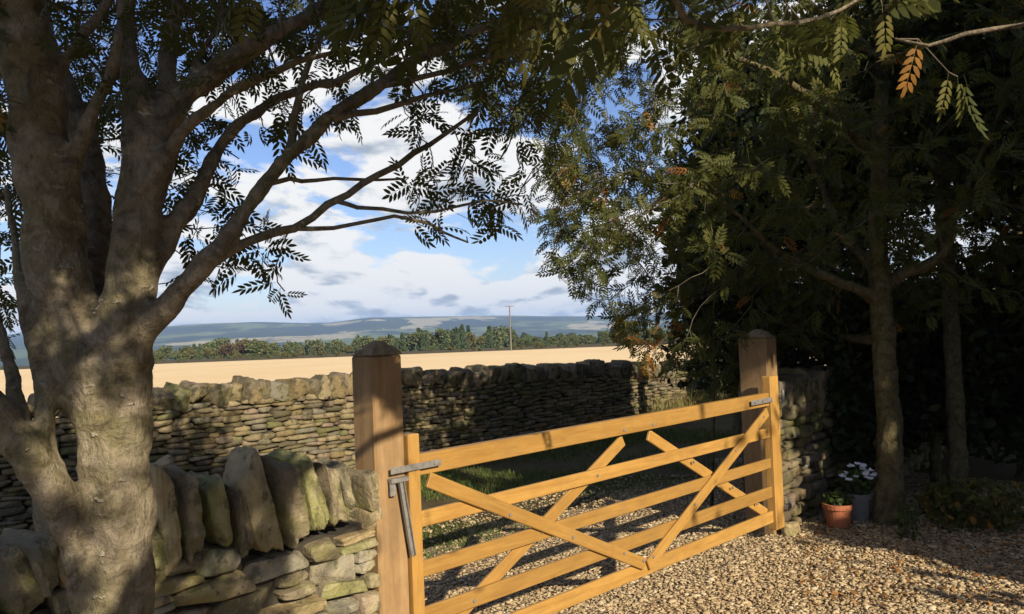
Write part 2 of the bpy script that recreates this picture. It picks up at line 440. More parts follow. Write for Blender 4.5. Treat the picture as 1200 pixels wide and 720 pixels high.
# gravel drive sheet
t = NT('gravel_bed'); v = t.coord('Object')
vo = t.n('ShaderNodeTexVoronoi', {'Vector': v, 'Scale': 42.0})
cr = t.n('ShaderNodeSeparateColor', {'Color': vo.outputs['Color']}).outputs[0]
c = t.ramp(cr, [(0, (.20, .14, .08)), (.4, (.30, .22, .13)), (.7, (.36, .27, .17)), (1, (.42, .34, .23))])
c = t.mix(t.ramp(vo.outputs['Distance'], [(.35, 0), (.75, .8)]), c, (.08, .055, .035))
t.bsdf(c, .95, t.math('SUBTRACT', 1.0, vo.outputs['Distance']), .9, .015, .1)
M['gravel_bed'] = t.m
def drivepts(u, vv):
    # gate-line coordinates: along the line and behind / in front of it; ragged rear edge
    tt = -4.5 + 11.5 * u
    back = 2.15 + .18 * np.sin(tt * 3.1) + .12 * np.sin(tt * 7.7 + 1)
    b = -back + (7.5 + back) * vv
    return GL[0] + GD[0] * tt + GN[0] * b, GL[1] + GD[1] * tt + GN[1] * b
sheet('gravel_drive', drivepts, 80, 30, M['gravel_bed'], 'pale gravel drive in front of the gate', 'drive', dz=.004)

# ------------------------------------------------------------------ loose pebbles
def icos():
    p = (1 + 5 ** .5) / 2
    V = np.array([(-1, p, 0), (1, p, 0), (-1, -p, 0), (1, -p, 0), (0, -1, p), (0, 1, p), (0, -1, -p), (0, 1, -p), (p, 0, -1), (p, 0, 1), (-p, 0, -1), (-p, 0, 1)], float)
    F = np.array([(0, 11, 5), (0, 5, 1), (0, 1, 7), (0, 7, 10), (0, 10, 11), (1, 5, 9), (5, 11, 4), (11, 10, 2), (10, 7, 6), (7, 1, 8), (3, 9, 4), (3, 4, 2), (3, 2, 6), (3, 6, 8), (3, 8, 9), (4, 9, 5), (2, 4, 11), (6, 2, 10), (8, 6, 7), (9, 8, 1)])
    return V / np.linalg.norm(V[0]), F
def scatter_blobs(P, size, flat=.55, seed=1):
    r = np.random.default_rng(seed); V0, F0 = icos(); n = len(P)
    sc = size[:, None] * np.stack([r.uniform(.9, 1.8, n), r.uniform(.6, 1.05, n), r.uniform(.28, flat + .1, n)], 1)
    W = V0[None] * r.uniform(.66, 1.25, (n, 12, 1)) * sc[:, None]
    az = r.uniform(0, 6.28, n); tl = r.normal(0, .35, n)
    ct, st_ = np.cos(tl)[:, None], np.sin(tl)[:, None]
    W = np.stack([W[..., 0], W[..., 1] * ct - W[..., 2] * st_, W[..., 1] * st_ + W[..., 2] * ct], -1)
    ca_, sa_ = np.cos(az)[:, None], np.sin(az)[:, None]
    W = np.stack([W[..., 0] * ca_ - W[..., 1] * sa_, W[..., 0] * sa_ + W[..., 1] * ca_, W[..., 2]], -1)
    V = (W + P[:, None]).reshape(-1, 3)
    F = (F0[None] + (np.arange(n) * 12)[:, None, None]).reshape(-1, 3)
    return V, F
pts = []
N0 = 135000
tt = rng.uniform(-1.2, 6.8, N0); bb = rng.uniform(-2.75, 3.4, N0)
P = np.stack([GL[0] + GD[0] * tt + GN[0] * bb, GL[1] + GD[1] * tt + GN[1] * bb], 1)
dist = np.hypot(P[:, 0], P[:, 1]); ang = np.degrees(np.arctan2(P[:, 0], P[:, 1]))
keep = (ang > -16) & (ang < 36) & (P[:, 1] > 2.9) & (dist < 9.5) & (rng.random(N0) < np.clip((6.5 / dist) ** 1.2, 0, 1) * np.where(bb < -1.35, .45, 1.0) * np.where(bb < -1.9, .6, 1.0))
P = P[keep]; n = len(P)
V, F = scatter_blobs(np.column_stack([P, rng.uniform(.004, .016, n)]), np.clip(rng.lognormal(math.log(.0088), .42, n), .004, .024), seed=3)
t = NT('gravel_pebbles'); rnd = t.n('ShaderNodeNewGeometry').outputs['Random Per Island']
c = t.ramp(rnd, [(0, (.20, .14, .075)), (.2, (.31, .23, .13)), (.5, (.375, .285, .165)), (.8, (.42, .33, .205)), (.93, (.50, .42, .29)), (1, (.26, .16, .08))])
c = t.mix(t.ramp(t.noise(t.coord('Object'), 60, 4), [(.4, 0), (.8, .4)]), c, (.22, .16, .10))
t.bsdf(c, .9, spec=.2); M['pebble'] = t.m
tag(link('gravel', np_mesh('gravel', V, F), M['pebble']), 'loose tan pebbles covering the drive', 'gravel', kind='stuff')

# ------------------------------------------------------------------ dry stone
def cube_grid(n):
    V = []; idx = {}; F = []
    def vid(p):
        k = tuple(p)
        if k not in idx: idx[k] = len(V); V.append(k)
        return idx[k]
    for ax in range(3):
        for sgn in (0, n):
            for i in range(n):
                for j in range(n):
                    q = []
                    for (a, b) in ((i, j), (i + 1, j), (i + 1, j + 1), (i, j + 1)):
                        p = [0, 0, 0]; p[ax] = sgn; p[(ax + 1) % 3] = a; p[(ax + 2) % 3] = b
                        q.append(vid(p))
                    F.append(q if sgn else q[::-1])
    return np.array(V, float) * 2 / n - 1, np.array(F)
CG = {k: cube_grid(k) for k in (3, 4, 7, 10, 14)}
def stone(size, r, sub=4, pw=5.0, rough=.07, cuts=5):
    V, F = CG[sub]
    v = V / ((np.abs(V) ** (pw * 1.5)).sum(1) ** (1 / (pw * 1.5)))[:, None]
    for _ in range(cuts + 4):
        nn = r.normal(size=3); nn /= np.linalg.norm(nn)
        d = (v @ nn); lim = d.max() * r.uniform(.66, .92)
        v = v - np.maximum(d - lim, 0)[:, None] * nn * .92
    hs = np.asarray(size) / 2
    w_ = v * hs
    fr = np.zeros(len(v))
    for k in range(8):
        q = r.normal(size=3) * (1.6 + k * 1.7)
        fr += np.sin(v @ q + r.uniform(0, 6.28)) / (1 + k * .6)
    w_ = w_ * (1 + rough * fr[:, None] * .5)
    # sheared, slightly wedge shaped
    w_[:, 2] *= 1 + r.uniform(-.22, .22) * v[:, 0]
    w_[:, 0] *= 1 + r.uniform(-.12, .12) * v[:, 2]
    return w_, F
BW = np.stack([np.append(GD, 0), np.append(-GN, 0), [0, 0, 1]], 1)   # local x along, y into the wall, z up
def rot_y(a): return np.array([[math.cos(a), 0, math.sin(a)], [0, 1, 0], [-math.sin(a), 0, math.cos(a)]])
def rot_z(a): return np.array([[math.cos(a), -math.sin(a), 0], [math.sin(a), math.cos(a), 0], [0, 0, 1]])

def stonework(name, t0, t1, top, ch, lw, depth, sub, seed, mat, parent, zend=0.0, cback=.42, cin=.01):
    """courses of stones with their front near local y = 0; local frame is the wall's own."""
    r = np.random.default_rng(seed); VV = []; FF = []; k = 0; mi = []
    z = zend
    ph = r.uniform(0, 6.28, 3)
    def wave(x, zz): return .018 * math.sin(x * 2.3 + ph[0] + zz * 3) + .012 * math.sin(x * 5.1 + ph[1] + zz * 5)
    zmax = max(top(x) for x in np.linspace(t0, t1, 30))
    while z < zmax - .02:
        h = r.uniform(*ch); x = t0 + r.uniform(-.1, .02)
        while x < t1:
            l = r.uniform(*lw) * (1.25 if r.random() < .15 else 1)
            hh = h * r.uniform(.86, 1.06); 
            xm = x + l / 2
            if x + l > t1 + .06: l = max(.06, t1 + .03 - x); xm = x + l / 2
            zc = z + h / 2 + wave(xm, z)
            if zc < top(xm):
                parts = [(zc, hh)] if (r.random() > .22 or h < .07) else [(zc - h * .26, hh * .5), (zc + h * .25, hh * .48)]
                for (zq, hq) in parts:
                    s_, f_ = stone((l * r.uniform(.98, 1.08), depth * r.uniform(.85, 1.1), hq * 1.08), r, sub, r.uniform(5.0, 9.0), .05, 2)
                    s_ = s_ @ (rot_y(r.normal(0, .045)) @ rot_z(r.normal(0, .05))).T
                    s_ = s_ + [xm, depth * .5 + r.normal(0, .012), zq]
                    VV.append(s_); FF.append(f_ + k); k += len(s_); mi.append(np.zeros(len(f_)))
            x += l + r.uniform(.0, .012)
        z += h
    # rubble hearting behind the face stones
    xs = np.linspace(t0 + cin, t1 - .01, 24)
    cv = []; 
    for x in xs:
        zt = top(x) - .03
        cv += [[x, .07, -.03], [x, .07, zt], [x, cback, zt], [x, cback, -.03]]
    cf = []
    for i in range(len(xs) - 1):
        for a in range(4):
            b = (a + 1) % 4; cf.append([k + i * 4 + a, k + i * 4 + b, k + i * 4 + 4 + b, k + i * 4 + 4 + a])
    cf += [[k, k + 1, k + 2, k + 3], [k + 4 * len(xs) - 1, k + 4 * len(xs) - 2, k + 4 * len(xs) - 3, k + 4 * len(xs) - 4]]
    VV.append(np.array(cv)); FF.append(np.array(cf)); mi.append(np.ones(len(cf)))
    me = np_mesh(name, np.vstack(VV), np.vstack(FF), midx=np.concatenate(mi))
    o = link(name, me, [mat, M['core']], parent, smooth=sub > 4)
    return sharpen(o) if sub > 4 else o

def cope(parent, t0, z0, w_, h_, depth, lean, yaw, r, mat, sub, y=.18):
    s_, f_ = stone((w_, depth, h_), r, sub, r.uniform(5.0, 8.0), .09, 2)
    # knock the top corners off so that it reads as a rough slab
    me = np_mesh('cope_stone', s_, f_)
    o = link('cope_stone', me, mat, parent, smooth=sub > 6)
    if sub > 6: sharpen(o)
    o.matrix_local = Matrix.Translation((t0, y, z0)) @ Matrix.Rotation(lean, 4, 'Y') @ Matrix.Rotation(yaw, 4, 'Z')
    return o
WALL_RZ = math.atan2(GD[1], GD[0])

# near wall, left of the latch post
r1 = np.random.default_rng(21)
nw = empty('drystone_wall', on_line(0, 0, 0), WALL_RZ)
tag(nw, 'near drystone wall with big leaning cope stones, beside the rowan trunk and latch post', 'stone wall')
copes = [(193, 548, 203, 676, 36), (222, 553, 240, 652, 36), (256, 566, 268, 645, 30), (283, 574, 296, 646, 22), (300, 545, 330, 648, 50), (338, 540, 352, 640, 34), (361, 537, 380, 622, 34), (394, 546, 408, 626, 28), (414, 546, 424, 612, 24), (440, 556, 446, 606, 20)]
kn = sorted(plane_th(c_[2], c_[3], .02) for c_ in copes)
ntop = lambda x: float(np.interp(x, [q_[0] for q_ in kn], [q_[1] for q_ in kn]))
stonework('stonework', -3.0, -.275, ntop, (.07, .12), (.13, .32), .20, 10, 31, M['stone_near'], nw)
for (xa, ya, xb, yb, wp) in copes:
    ta, ha = plane_th(xa, ya, .02); tb, hb = plane_th(xb, yb, .02)
    dep = on_line((ta + tb) / 2)[1]
    wd = wp * dep / FPX / 1.08
    ln = math.hypot(ta - tb, ha - hb) * .97; wd *= .84
    cope(nw, (ta + tb) / 2, (ha + hb) / 2, wd, ln, .34, math.atan2(ta - tb, ha - hb), r1.normal(0, .12), r1, M['stone_cope'], 14, .16)
x = -1.16
while x > -3.0:
    wd = r1.uniform(.08, .13)
    cope(nw, x - wd / 2, ntop(x) + r1.uniform(.06, .13), wd * .92, r1.uniform(.20, .30), .36, r1.normal(-.2, .12), r1.normal(0, .15), r1, M['stone_cope'], 7, .17)
    x -= wd * .93
# second row of cope stones seen behind the tops of the first
for q in range(9):
    cope(nw, -.40 - q * .13 + r1.normal(0, .02), .96 + .018 * q + r1.normal(0, .03), r1.uniform(.09, .15), r1.uniform(.25, .33), .16, r1.normal(-.18, .12), r1.normal(0, .2), r1, M['stone_cope'], 7, .40)

# right wall, from the hanging post back into the shade
rw = empty('drystone_wall', on_line(3.90, -.12, 0), WALL_RZ)
tag(rw, 'mossy shaded drystone wall behind the flower pots, running from the hinge post', 'stone wall')
rtop = lambda x: .98 + .05 * math.sin(x * 2.1)
stonework('stonework', 0, 9.5, rtop, (.06, .12), (.12, .30), .20, 4, 47, M['stone_moss_shade'], rw, cback=.28, cin=.12)
x = .02; r2 = np.random.default_rng(5)
while x < 9.3:
    wd = r2.uniform(.09, .17)
    cope(rw, x + wd / 2, rtop(x) + .10, wd, r2.uniform(.22, .32), .38, r2.normal(.1, .14), r2.normal(0, .15), r2, M['stone_moss_shade'], 7 if x < 2 else 4, .18)
    x += wd * .95

# far wall beside the stubble field
fo = empty('drystone_wall', (FL[0], FL[1], 0), WALL_RZ)
tag(fo, 'long far drystone wall running along the edge of the golden stubble field', 'stone wall')
def ftop(x): return float(np.interp(x, [-5, 0, 2.5, 5, 7, 8.5, 10, 14], [1.10, 1.06, 1.05, .97, .93, .80, .75, .7])) + .02 * math.sin(x * 2.7)
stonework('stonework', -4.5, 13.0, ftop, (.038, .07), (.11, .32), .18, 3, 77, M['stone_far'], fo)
x = -4.4; r3 = np.random.default_rng(8)
while x < 12.9:
    wd = r3.uniform(.13, .27)
    hh = r3.uniform(.20, .29)
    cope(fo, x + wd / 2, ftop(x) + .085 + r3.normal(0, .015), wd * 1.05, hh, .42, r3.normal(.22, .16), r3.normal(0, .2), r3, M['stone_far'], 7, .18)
    x += wd * (.9 if x < 3 else .93)

# loose stones at the foot of the hinge post
for k, (px, py, sz, lab) in enumerate([(925, 632, .16, 'pale loose stone lying against the foot of the hinge post')]):
    g = ground_at(px, py)
    s_, f_ = stone((sz, sz * .8, sz * .75), np.random.default_rng(90 + k), 7, 3.0, .08, 6)
    o = sharpen(link('loose_stone', np_mesh('loose_stone', s_, f_), M['stone_cope'], smooth=True)); o.location = (g[0] + .05, g[1] + .1, sz * .33)
    tag(o, lab, 'stone')

# ------------------------------------------------------------------ gate and posts
gate = empty('field_gate', on_line(0), WALL_RZ)
tag(gate, 'orange stained wooden five bar gate with crossed diagonal braces, closed across the gravel drive', 'gate')
def bar(name, a, b, w_, th, y, mat=None, parent=gate, bev=.004):
    """board from a to b (t, h) with its front face at local y."""
    L_ = math.hypot(b[0] - a[0], b[1] - a[1]); an = math.atan2(b[1] - a[1], b[0] - a[0])
    mb = MB(); mb.box((0, 0, 0), (L_, th, w_), bev=bev)
    o = mb.build(name, mat or M['gate'], parent)
    o.matrix_local = Matrix.Translation(((a[0] + b[0]) / 2, y + th / 2, (a[1] + b[1]) / 2)) @ Matrix.Rotation(-an, 4, 'Y')
    return o
def upright(name, t0, t1, z0, z1, y, dp, mat=None, parent=gate):
    mb = MB(); mb.box((0, 0, 0), (z1 - z0, dp, t1 - t0), bev=.006)
    o = mb.build(name, mat or M['gate'], parent)
    o.matrix_local = Matrix.Translation(((t0 + t1) / 2, y + dp / 2, (z0 + z1) / 2)) @ Matrix.Rotation(-math.pi / 2, 4, 'Y')
    return o
upright('stile', -.068, 0.0, .10, 1.275, -.02, .075)
upright('stile', 3.50, 3.635, .10, 1.30, -.02, .075)
for z0, z1 in ((1.071, 1.172), (.821, .898), (.583, .661), (.355, .440), (.160, .250)):
    th = .05 if z0 > 1 else .024
    bar('rail', (.0015, (z0 + z1) / 2), (3.4985, (z0 + z1) / 2), z1 - z0, th, -.004 if z0 > 1 else 0.004)
def brace(a, b, y): return bar('brace', a, b, .074, .02, y)
brace((.05, 1.045), (1.76, .245), -.0185)
brace((1.80, .225), (3.45, 1.03), -.0185)
brace((-.0 + .06, .235), (1.66, 1.03), .0305)
brace((1.93, 1.03), (3.45, .235), .0305)
FRONT = ((.585, .775), (1.08, .555), (1.55, .36), (1.74, .27), (2.35, .51), (2.93, .80), (1.85, .27), (3.37, 1.0))
for (t_, h_) in FRONT + ((.33, .39), (.85, .63), (1.35, .86), (1.62, 1.10), (1.93, 1.10), (2.4, .79), (2.9, .53), (3.25, .35)):
    yb = -.0185 if (t_, h_) in FRONT else (-.004 if h_ > 1.05 else .004)
    mb = MB(); mb.tube((t_, yb - .006, h_), (t_, yb + .004, h_), .009, .010, 10)
    mb.build('bolt_head', M['zinc'], gate)
st = MB(); st.box((0, 0, 0), (.33, .006, .038), bev=.002)
o = st.build('hinge_strap', M['zinc'], gate); o.matrix_local = Matrix.Translation((3.34, -.028, 1.122))
for q in (-.12, 0.0):
    rv = MB(); rv.tube((q, -.010, 0), (q, -.002, 0), .008, .009, 8); rv.build('rivet', M['pole'], o)
hb_ = MB(); hb_.box((0, 0, 0), (.075, .05, .035), bev=.004); hb_.tube((.03, -.01, -.04), (.03, -.01, .05), .012, .012, 10)
o = hb_.build('hinge_bracket', M['zinc'], gate); o.matrix_local = Matrix.Translation((3.66, -.03, .26))
ub = MB(); ub.tube((.035, -.012, -.05), (.035, -.012, .06), .012, .012, 10); ub.box((.03, .03, 0), (.05, .07, .03), bev=.004)
o = ub.build('hinge_bracket', M['zinc'], gate); o.matrix_local = Matrix.Translation((3.64, -.02, 1.122))

def post(name, t0, t1, b0, b1, h, label):
    g = empty(name, on_line((t0 + t1) / 2, -(b0 + b1) / 2, 0), WALL_RZ)
    tag(g, label, 'gate post')
    w_, d_ = t1 - t0, b1 - b0
    mb = MB(); mb.box((0, 0, 0), (h + .3, d_, w_), bev=.008)
    o = mb.build('shaft', M['post'], g)
    o.matrix_local = Matrix.Translation((0, 0, h / 2 - .15)) @ Matrix.Rotation(-math.pi / 2, 4, 'Y')
    # split, weathered four-sided top
    V, F = CG[10]; v = V.copy()
    r = np.random.default_rng(len(label))
    k = np.clip((v[:, 2] + 1) / 2, 0, 1)
    v[:, 0] *= (1 - .88 * k) * w_ / 2 * 1.02; v[:, 1] *= (1 - .80 * k) * d_ / 2 * 1.02
    zq = k * .062
    for q in range(5):
        a = r.normal(size=2) * (25 + 22 * q)
        zq = zq + .006 / (1 + q * .4) * np.sin(v[:, :2] @ a + r.uniform(0, 6)) * (k > .02)
    v[:, 2] = zq + .0005
    o2 = link('cap', np_mesh('cap', v, F), M['cap'], g); o2.location = (0, 0, h + .001)
    return g
post('gate_post', -.245, -.075, .0, .17, 1.655, 'weathered square latch post with a split top, beside the near wall')
post('gate_post', 3.69, 3.87, .10, .35, 1.60, 'square hinge post half hidden by leaves at the far end of the gate')

# latch: loop strap, keep and hand lever on the latch post
lt = empty('gate_latch', on_line(0), WALL_RZ)
tag(lt, 'galvanised gate latch with long hanging lever between post and gate', 'gate latch')
mb = MB(); mb.box((0, 0, 0), (.30, .006, .031), bev=.002); mb.tube((.11, -.008, 0), (.11, 0, 0), .008, .008, 8)
o = mb.build('strap', M['zinc'], lt); o.matrix_local = Matrix.Translation((-.035, -.031, 1.122))
mb = MB(); mb.box((0, 0, 0), (.10, .035, .022), bev=.003); mb.box((-.035, .0, -.035), (.03, .012, .07), bev=.002)
o = mb.build('keep', M['zinc'], lt); o.matrix_local = Matrix.Translation((-.135, -.02, 1.075))
mb = MB(); mb.box((0, 0, 0), (.36, .006, .024), bev=.002); mb.box((0, -.008, .0122), (.36, .016, .004)); mb.box((0, -.008, -.0122), (.36, .016, .004)); mb.tube((.16, -.012, 0), (.16, .012, 0), .006, .006, 8)
o = mb.build('lever', M['zinc'], lt)
a = (-.128, 1.06); b = (-.076, .72)
o.matrix_local = Matrix.Translation(((a[0] + b[0]) / 2, -.026, (a[1] + b[1]) / 2)) @ Matrix.Rotation(-math.atan2(b[1] - a[1], b[0] - a[0]), 4, 'Y')

# ------------------------------------------------------------------ where the sun must get through (gaps between the crowns)
TG = []
poly = [(470, 720), (1195, 716), (1150, 684), (1050, 656), (960, 640), (905, 645), (760, 690), (650, 730)]
gp_ = [ground_at(*p)[:2] for p in poly]
def inside(p, pl):
    c = False; j = len(pl) - 1
    for i in range(len(pl)):
        if (pl[i][1] > p[1]) != (pl[j][1] > p[1]) and p[0] < (pl[j][0] - pl[i][0]) * (p[1] - pl[i][1]) / (pl[j][1] - pl[i][1]) + pl[i][0]: c = not c
        j = i
    return c
for gx in np.arange(-1, 5, .3):
    for gy in np.arange(2.5, 8, .3):
        if inside((gx, gy), gp_): TG.append((gx, gy, 0, .27))
for tq in np.arange(-.05, 3.75, .25):
    for hq in (.15, .45, .75, 1.05, 1.2):
        if tq < .35 and hq > .9: continue
        TG.append((*on_line(tq, 0, hq)[:2], hq, .27 if tq > .6 else .15))
for tq in np.arange(.2, 2.4, .3):
    for bq in np.arange(.2, 2.7, .3): TG.append((*on_line(tq, -bq)[:2], 0, .2))
for px in np.arange(290, 412, 24):
    for py in (446, 470, 500, 525):
        a_, h_ = plane_th(px, py, 0, FL); p = FL + GD * a_; TG.append((p[0], p[1], h_, .20))
for px in np.arange(752, 850, 16):
    for py in (432, 450, 470):
        a_, h_ = plane_th(px, py, 0, FL); p = FL + GD * a_; TG.append((p[0], p[1], max(h_, 0), .3))
for px in np.arange(800, 872, 18): TG.append((*ground_at(px, 491)[:2], 0, .25))
for px in np.arange(350, 470, 22):
    for py in (590, 625, 660, 695, 730):
        a_, h_ = plane_th(px, py); TG.append((*on_line(a_)[:2], h_, .10))
for (px, py, rad_) in ((370, 590, .08), (380, 610, .08), (400, 600, .08), (235, 630, .08), (225, 700, .08), (260, 650, .07), (290, 690, .08), (330, 670, .08), (300, 610, .05)):
    a_, h_ = plane_th(px, py, .05); TG.append((*on_line(a_, .05)[:2], h_, rad_))
for (px, py, rad_) in ((130, 690, .13), (155, 640, .12), (120, 640, .1), (165, 590, .09), (135, 600, .09), (60, 560, .09), (25, 505, .09), (85, 640, .07), (205, 345, .07), (235, 315, .06), (262, 285, .05), (140, 510, .09), (110, 460, .085), (165, 470, .075), (95, 400, .085), (130, 390, .09), (155, 430, .08), (120, 540, .08),
        (100, 350, .08), (70, 330, .06), (160, 340, .075), (150, 290, .05), (90, 500, .07), (60, 240, .05), (165, 230, .05)):
    TG.append((*at(px, py, 2.2), rad_))
for (px, py, rad_) in ((926, 500, .13), (930, 545, .13), (928, 585, .15), (945, 560, .10), (940, 610, .12), (968, 540, .11), (935, 475, .10), (962, 490, .09), (950, 520, .07), (972, 560, .08), (908, 630, .12), (905, 425, .1), (1046, 555, .05), (1036, 420, .05), (1028, 265, .06), (1048, 500, .04), (1030, 330, .04)):
    a_, h_ = plane_th(px, py, -.12); TG.append((*on_line(a_, -.12)[:2], h_, rad_))
TG.append((*at(758, 405, 7.2), .28))
TG = np.array(TG)
def blocked(P, extra=0.0):
    """True where a point of foliage would stand in the way of the sun on a place that is sunlit."""
    P = np.asarray(P); out = np.zeros(len(P), bool)
    for i in range(0, len(P), 4000):
        D = P[i:i + 4000, None] - TG[None, :, :3]
        al = D @ S
        pd = np.sqrt(np.maximum((D ** 2).sum(-1) - al ** 2, 0))
        out[i:i + 4000] = ((al > .1) & (pd < TG[None, :, 3] + extra)).any(1)
    return out

# ------------------------------------------------------------------ trees
def rand_dirs(n, r):
    v = r.normal(size=(n, 3)); return v / np.linalg.norm(v, axis=1)[:, None]

def leaf_template(pairs):
    V = []; F3 = []; F4 = []
    def leaflet(x, y, ang, ln, wd, zt):
        k = len(V); c, s = math.cos(ang), math.sin(ang)
        for (a, b, z) in ((0, 0, 0), (.30, -.40, .03), (.30, .40, .03), (.72, -.34, .0), (.72, .34, .0), (1, 0, -.08)):
            xx, yy = a * ln, b * wd
            V.append((x + xx * c - yy * s, y + xx * s + yy * c, z * ln + zt * a))
        F3.extend([(k, k + 1, k + 2), (k + 3, k + 5, k + 4)]); F4.append((k + 1, k + 3, k + 4, k + 2))
    for i in range(pairs):
        x = .22 + .66 * i / max(1, pairs - 1)
        ln = .33 * (1 - .35 * abs(i / max(1, pairs - 1) - .45))
        for sg in (-1, 1): leaflet(x, sg * .01, sg * R(52 + 6 * sg), ln, .135, -.02 - .03 * sg)
    leaflet(.93, 0, 0, .30, .13, 0)
    k = len(V)
    V += [(0, -.006, 0), (0, .006, 0), (.95, .004, 0), (.95, -.004, 0)]; F4.append((k, k + 3, k + 2, k + 1))
    V = np.array(V); V[:, 2] -= .22 * V[:, 0] ** 2
    return V, np.array(F3), np.array(F4)
ROWAN = leaf_template(5)
def simple_template():
    V = np.array([(0, 0, 0), (.3, -.27, .04), (.3, .27, .04), (.7, -.22, .0), (.7, .22, .0), (1, 0, -.1)], float)
    return V, np.array([(0, 1, 2), (3, 5, 4)]), np.array([(1, 3, 4, 2)])
SIMPLE = simple_template()

def leaves(name, C, axis, nrm, ln, tint, mat, parent, tmpl):
    V0, F3, F4 = tmpl; n = len(C); m = len(V0)
    a = axis / np.linalg.norm(axis, axis=1)[:, None]
    b = np.cross(nrm, a); b /= np.linalg.norm(b, axis=1)[:, None] + 1e-9
    c = np.cross(a, b)
    jr = np.random.default_rng(n); wj = jr.uniform(.72, 1.2, (n, 1, 1)); cj = jr.uniform(.3, 2.2, (n, 1, 1))
    V = C[:, None] + ln[:, None, None] * (V0[None, :, 0:1] * a[:, None] + V0[None, :, 1:2] * wj * b[:, None] + V0[None, :, 2:3] * cj * c[:, None])
    off = (np.arange(n) * m)[:, None, None]
    me = np_mesh(name, V.reshape(-1, 3), [(F3[None] + off).reshape(-1, 3), (F4[None] + off).reshape(-1, 4)], tint=np.repeat(tint, m))
    return link(name, me, mat, parent)

def in_poly(n, poly, d0, d1, r):
    poly = np.array(poly, float); lo = poly.min(0); hi = poly.max(0); out = []
    while len(out) < n:
        p = r.uniform(lo, hi)
        if inside(p, poly): out.append(at(p[0], p[1], r.uniform(d0, d1)))
    return np.array(out).reshape(-1, 3)
def in_ball(n, c, rad, r):
    d = rand_dirs(n, r) * (r.random(n) ** (1 / 3.0))[:, None]
    return np.asarray(c) + d * np.asarray(rad)

def limb_nodes(limbs, step=.1):
    """limbs: list of polylines of (xyz, radius). returns dense node list for growth."""
    N = []
    for L_ in limbs:
        for (p, ra), (q, rb) in zip(L_[:-1], L_[1:]):
            k = max(1, int(np.linalg.norm(q - p) / step))
            for i in range(k): N.append(p + (q - p) * i / k)
        N.append(L_[-1][0])
    return np.array(N)

def grow(roots, A, step=.1, infl=1.4, kill=.16, iters=70, seed=0, bias=(0, 0, .05)):
    r = np.random.default_rng(seed)
    pos = [roots]; par = [np.full(len(roots), -1)]; n = len(roots)
    near = np.zeros(len(A), int); dist = np.full(len(A), 1e9)
    def upd(P, base):
        for i in range(0, len(A), 1500):
            d = np.linalg.norm(A[i:i + 1500, None] - P[None], axis=2)
            k = d.argmin(1); m = d[np.arange(len(k)), k]
            b = m < dist[i:i + 1500]
            dist[i:i + 1500] = np.where(b, m, dist[i:i + 1500]); near[i:i + 1500] = np.where(b, k + base, near[i:i + 1500])
    upd(roots, 0); alive = np.ones(len(A), bool)
    allpos = roots.copy(); tried = {}
    for it in range(iters):
        alive &= dist > kill
        act = alive & (dist < infl)
        if not act.any(): break
        ids = near[act]; dv = A[act] - allpos[ids]; dv /= np.linalg.norm(dv, axis=1)[:, None] + 1e-9
        u, inv = np.unique(ids, return_inverse=True)
        sm = np.zeros((len(u), 3)); np.add.at(sm, inv, dv)
        sm /= np.linalg.norm(sm, axis=1)[:, None] + 1e-9
        pp_ = np.concatenate(par)[u]; pd_ = np.where((pp_ >= 0)[:, None], allpos[u] - allpos[np.maximum(pp_, 0)], 0)
        pd_ = pd_ / (np.linalg.norm(pd_, axis=1)[:, None] + 1e-9)
        sm = sm + .55 * pd_ + r.normal(0, .24, sm.shape) + np.asarray(bias); sm /= np.linalg.norm(sm, axis=1)[:, None]
        new = allpos[u] + sm * step * r.uniform(.8, 1.2, (len(u), 1))
        ok = np.array([tried.get(i, 0) < 4 for i in u])
        for i in u: tried[i] = tried.get(i, 0) + 1
        if not ok.any(): break
        new = new[ok]; pa = u[ok]
        pos.append(new); par.append(pa); upd(new, n); n += len(new)
        allpos = np.vstack(pos)
    return allpos, np.concatenate(par), len(roots)

def twig_mesh(P, par, nroot, rtip=.0019, expo=2.4, rmax=.03):
    n = len(P); acc = np.zeros(n)
    kids = np.zeros(n, int)
    for i in range(nroot, n): kids[par[i]] += 1
    for i in range(n - 1, nroot - 1, -1):
        if kids[i] == 0: acc[i] = rtip ** expo
        if par[i] >= 0: acc[par[i]] += acc[i]
    rad = np.minimum(acc ** (1 / expo), rmax)
    e = np.arange(nroot, n); a = P[par[e]]; b = P[e]
    rb = rad[e]; ra = np.where(par[e] < nroot, rb * 1.15, np.minimum(rad[par[e]], rb * 1.5))
    w_ = b - a; L_ = np.linalg.norm(w_, axis=1)[:, None] + 1e-9; w_ = w_ / L_
    ref = np.array([.31, .17, .93]); u = np.cross(w_, ref); u /= np.linalg.norm(u, axis=1)[:, None] + 1e-9; v = np.cross(w_, u)
    k = 5; an = np.arange(k) * 2 * math.pi / k
    ring = np.cos(an)[None, :, None] * u[:, None] + np.sin(an)[None, :, None] * v[:, None]
    Va = (a - w_ * ra[:, None] * .3)[:, None] + ring * ra[:, None, None]; Vb = (b + w_ * rb[:, None] * .3)[:, None] + ring * rb[:, None, None]
    V = np.concatenate([Va, Vb], 1).reshape(-1, 3)
    off = (np.arange(len(e)) * 2 * k)[:, None]
    F = np.concatenate([np.stack([off[:, 0] + i, off[:, 0] + (i + 1) % k, off[:, 0] + k + (i + 1) % k, off[:, 0] + k + i], 1) for i in range(k)])
    dirs = np.zeros((n, 3)); dirs[e] = w_
    return V, F, rad, dirs

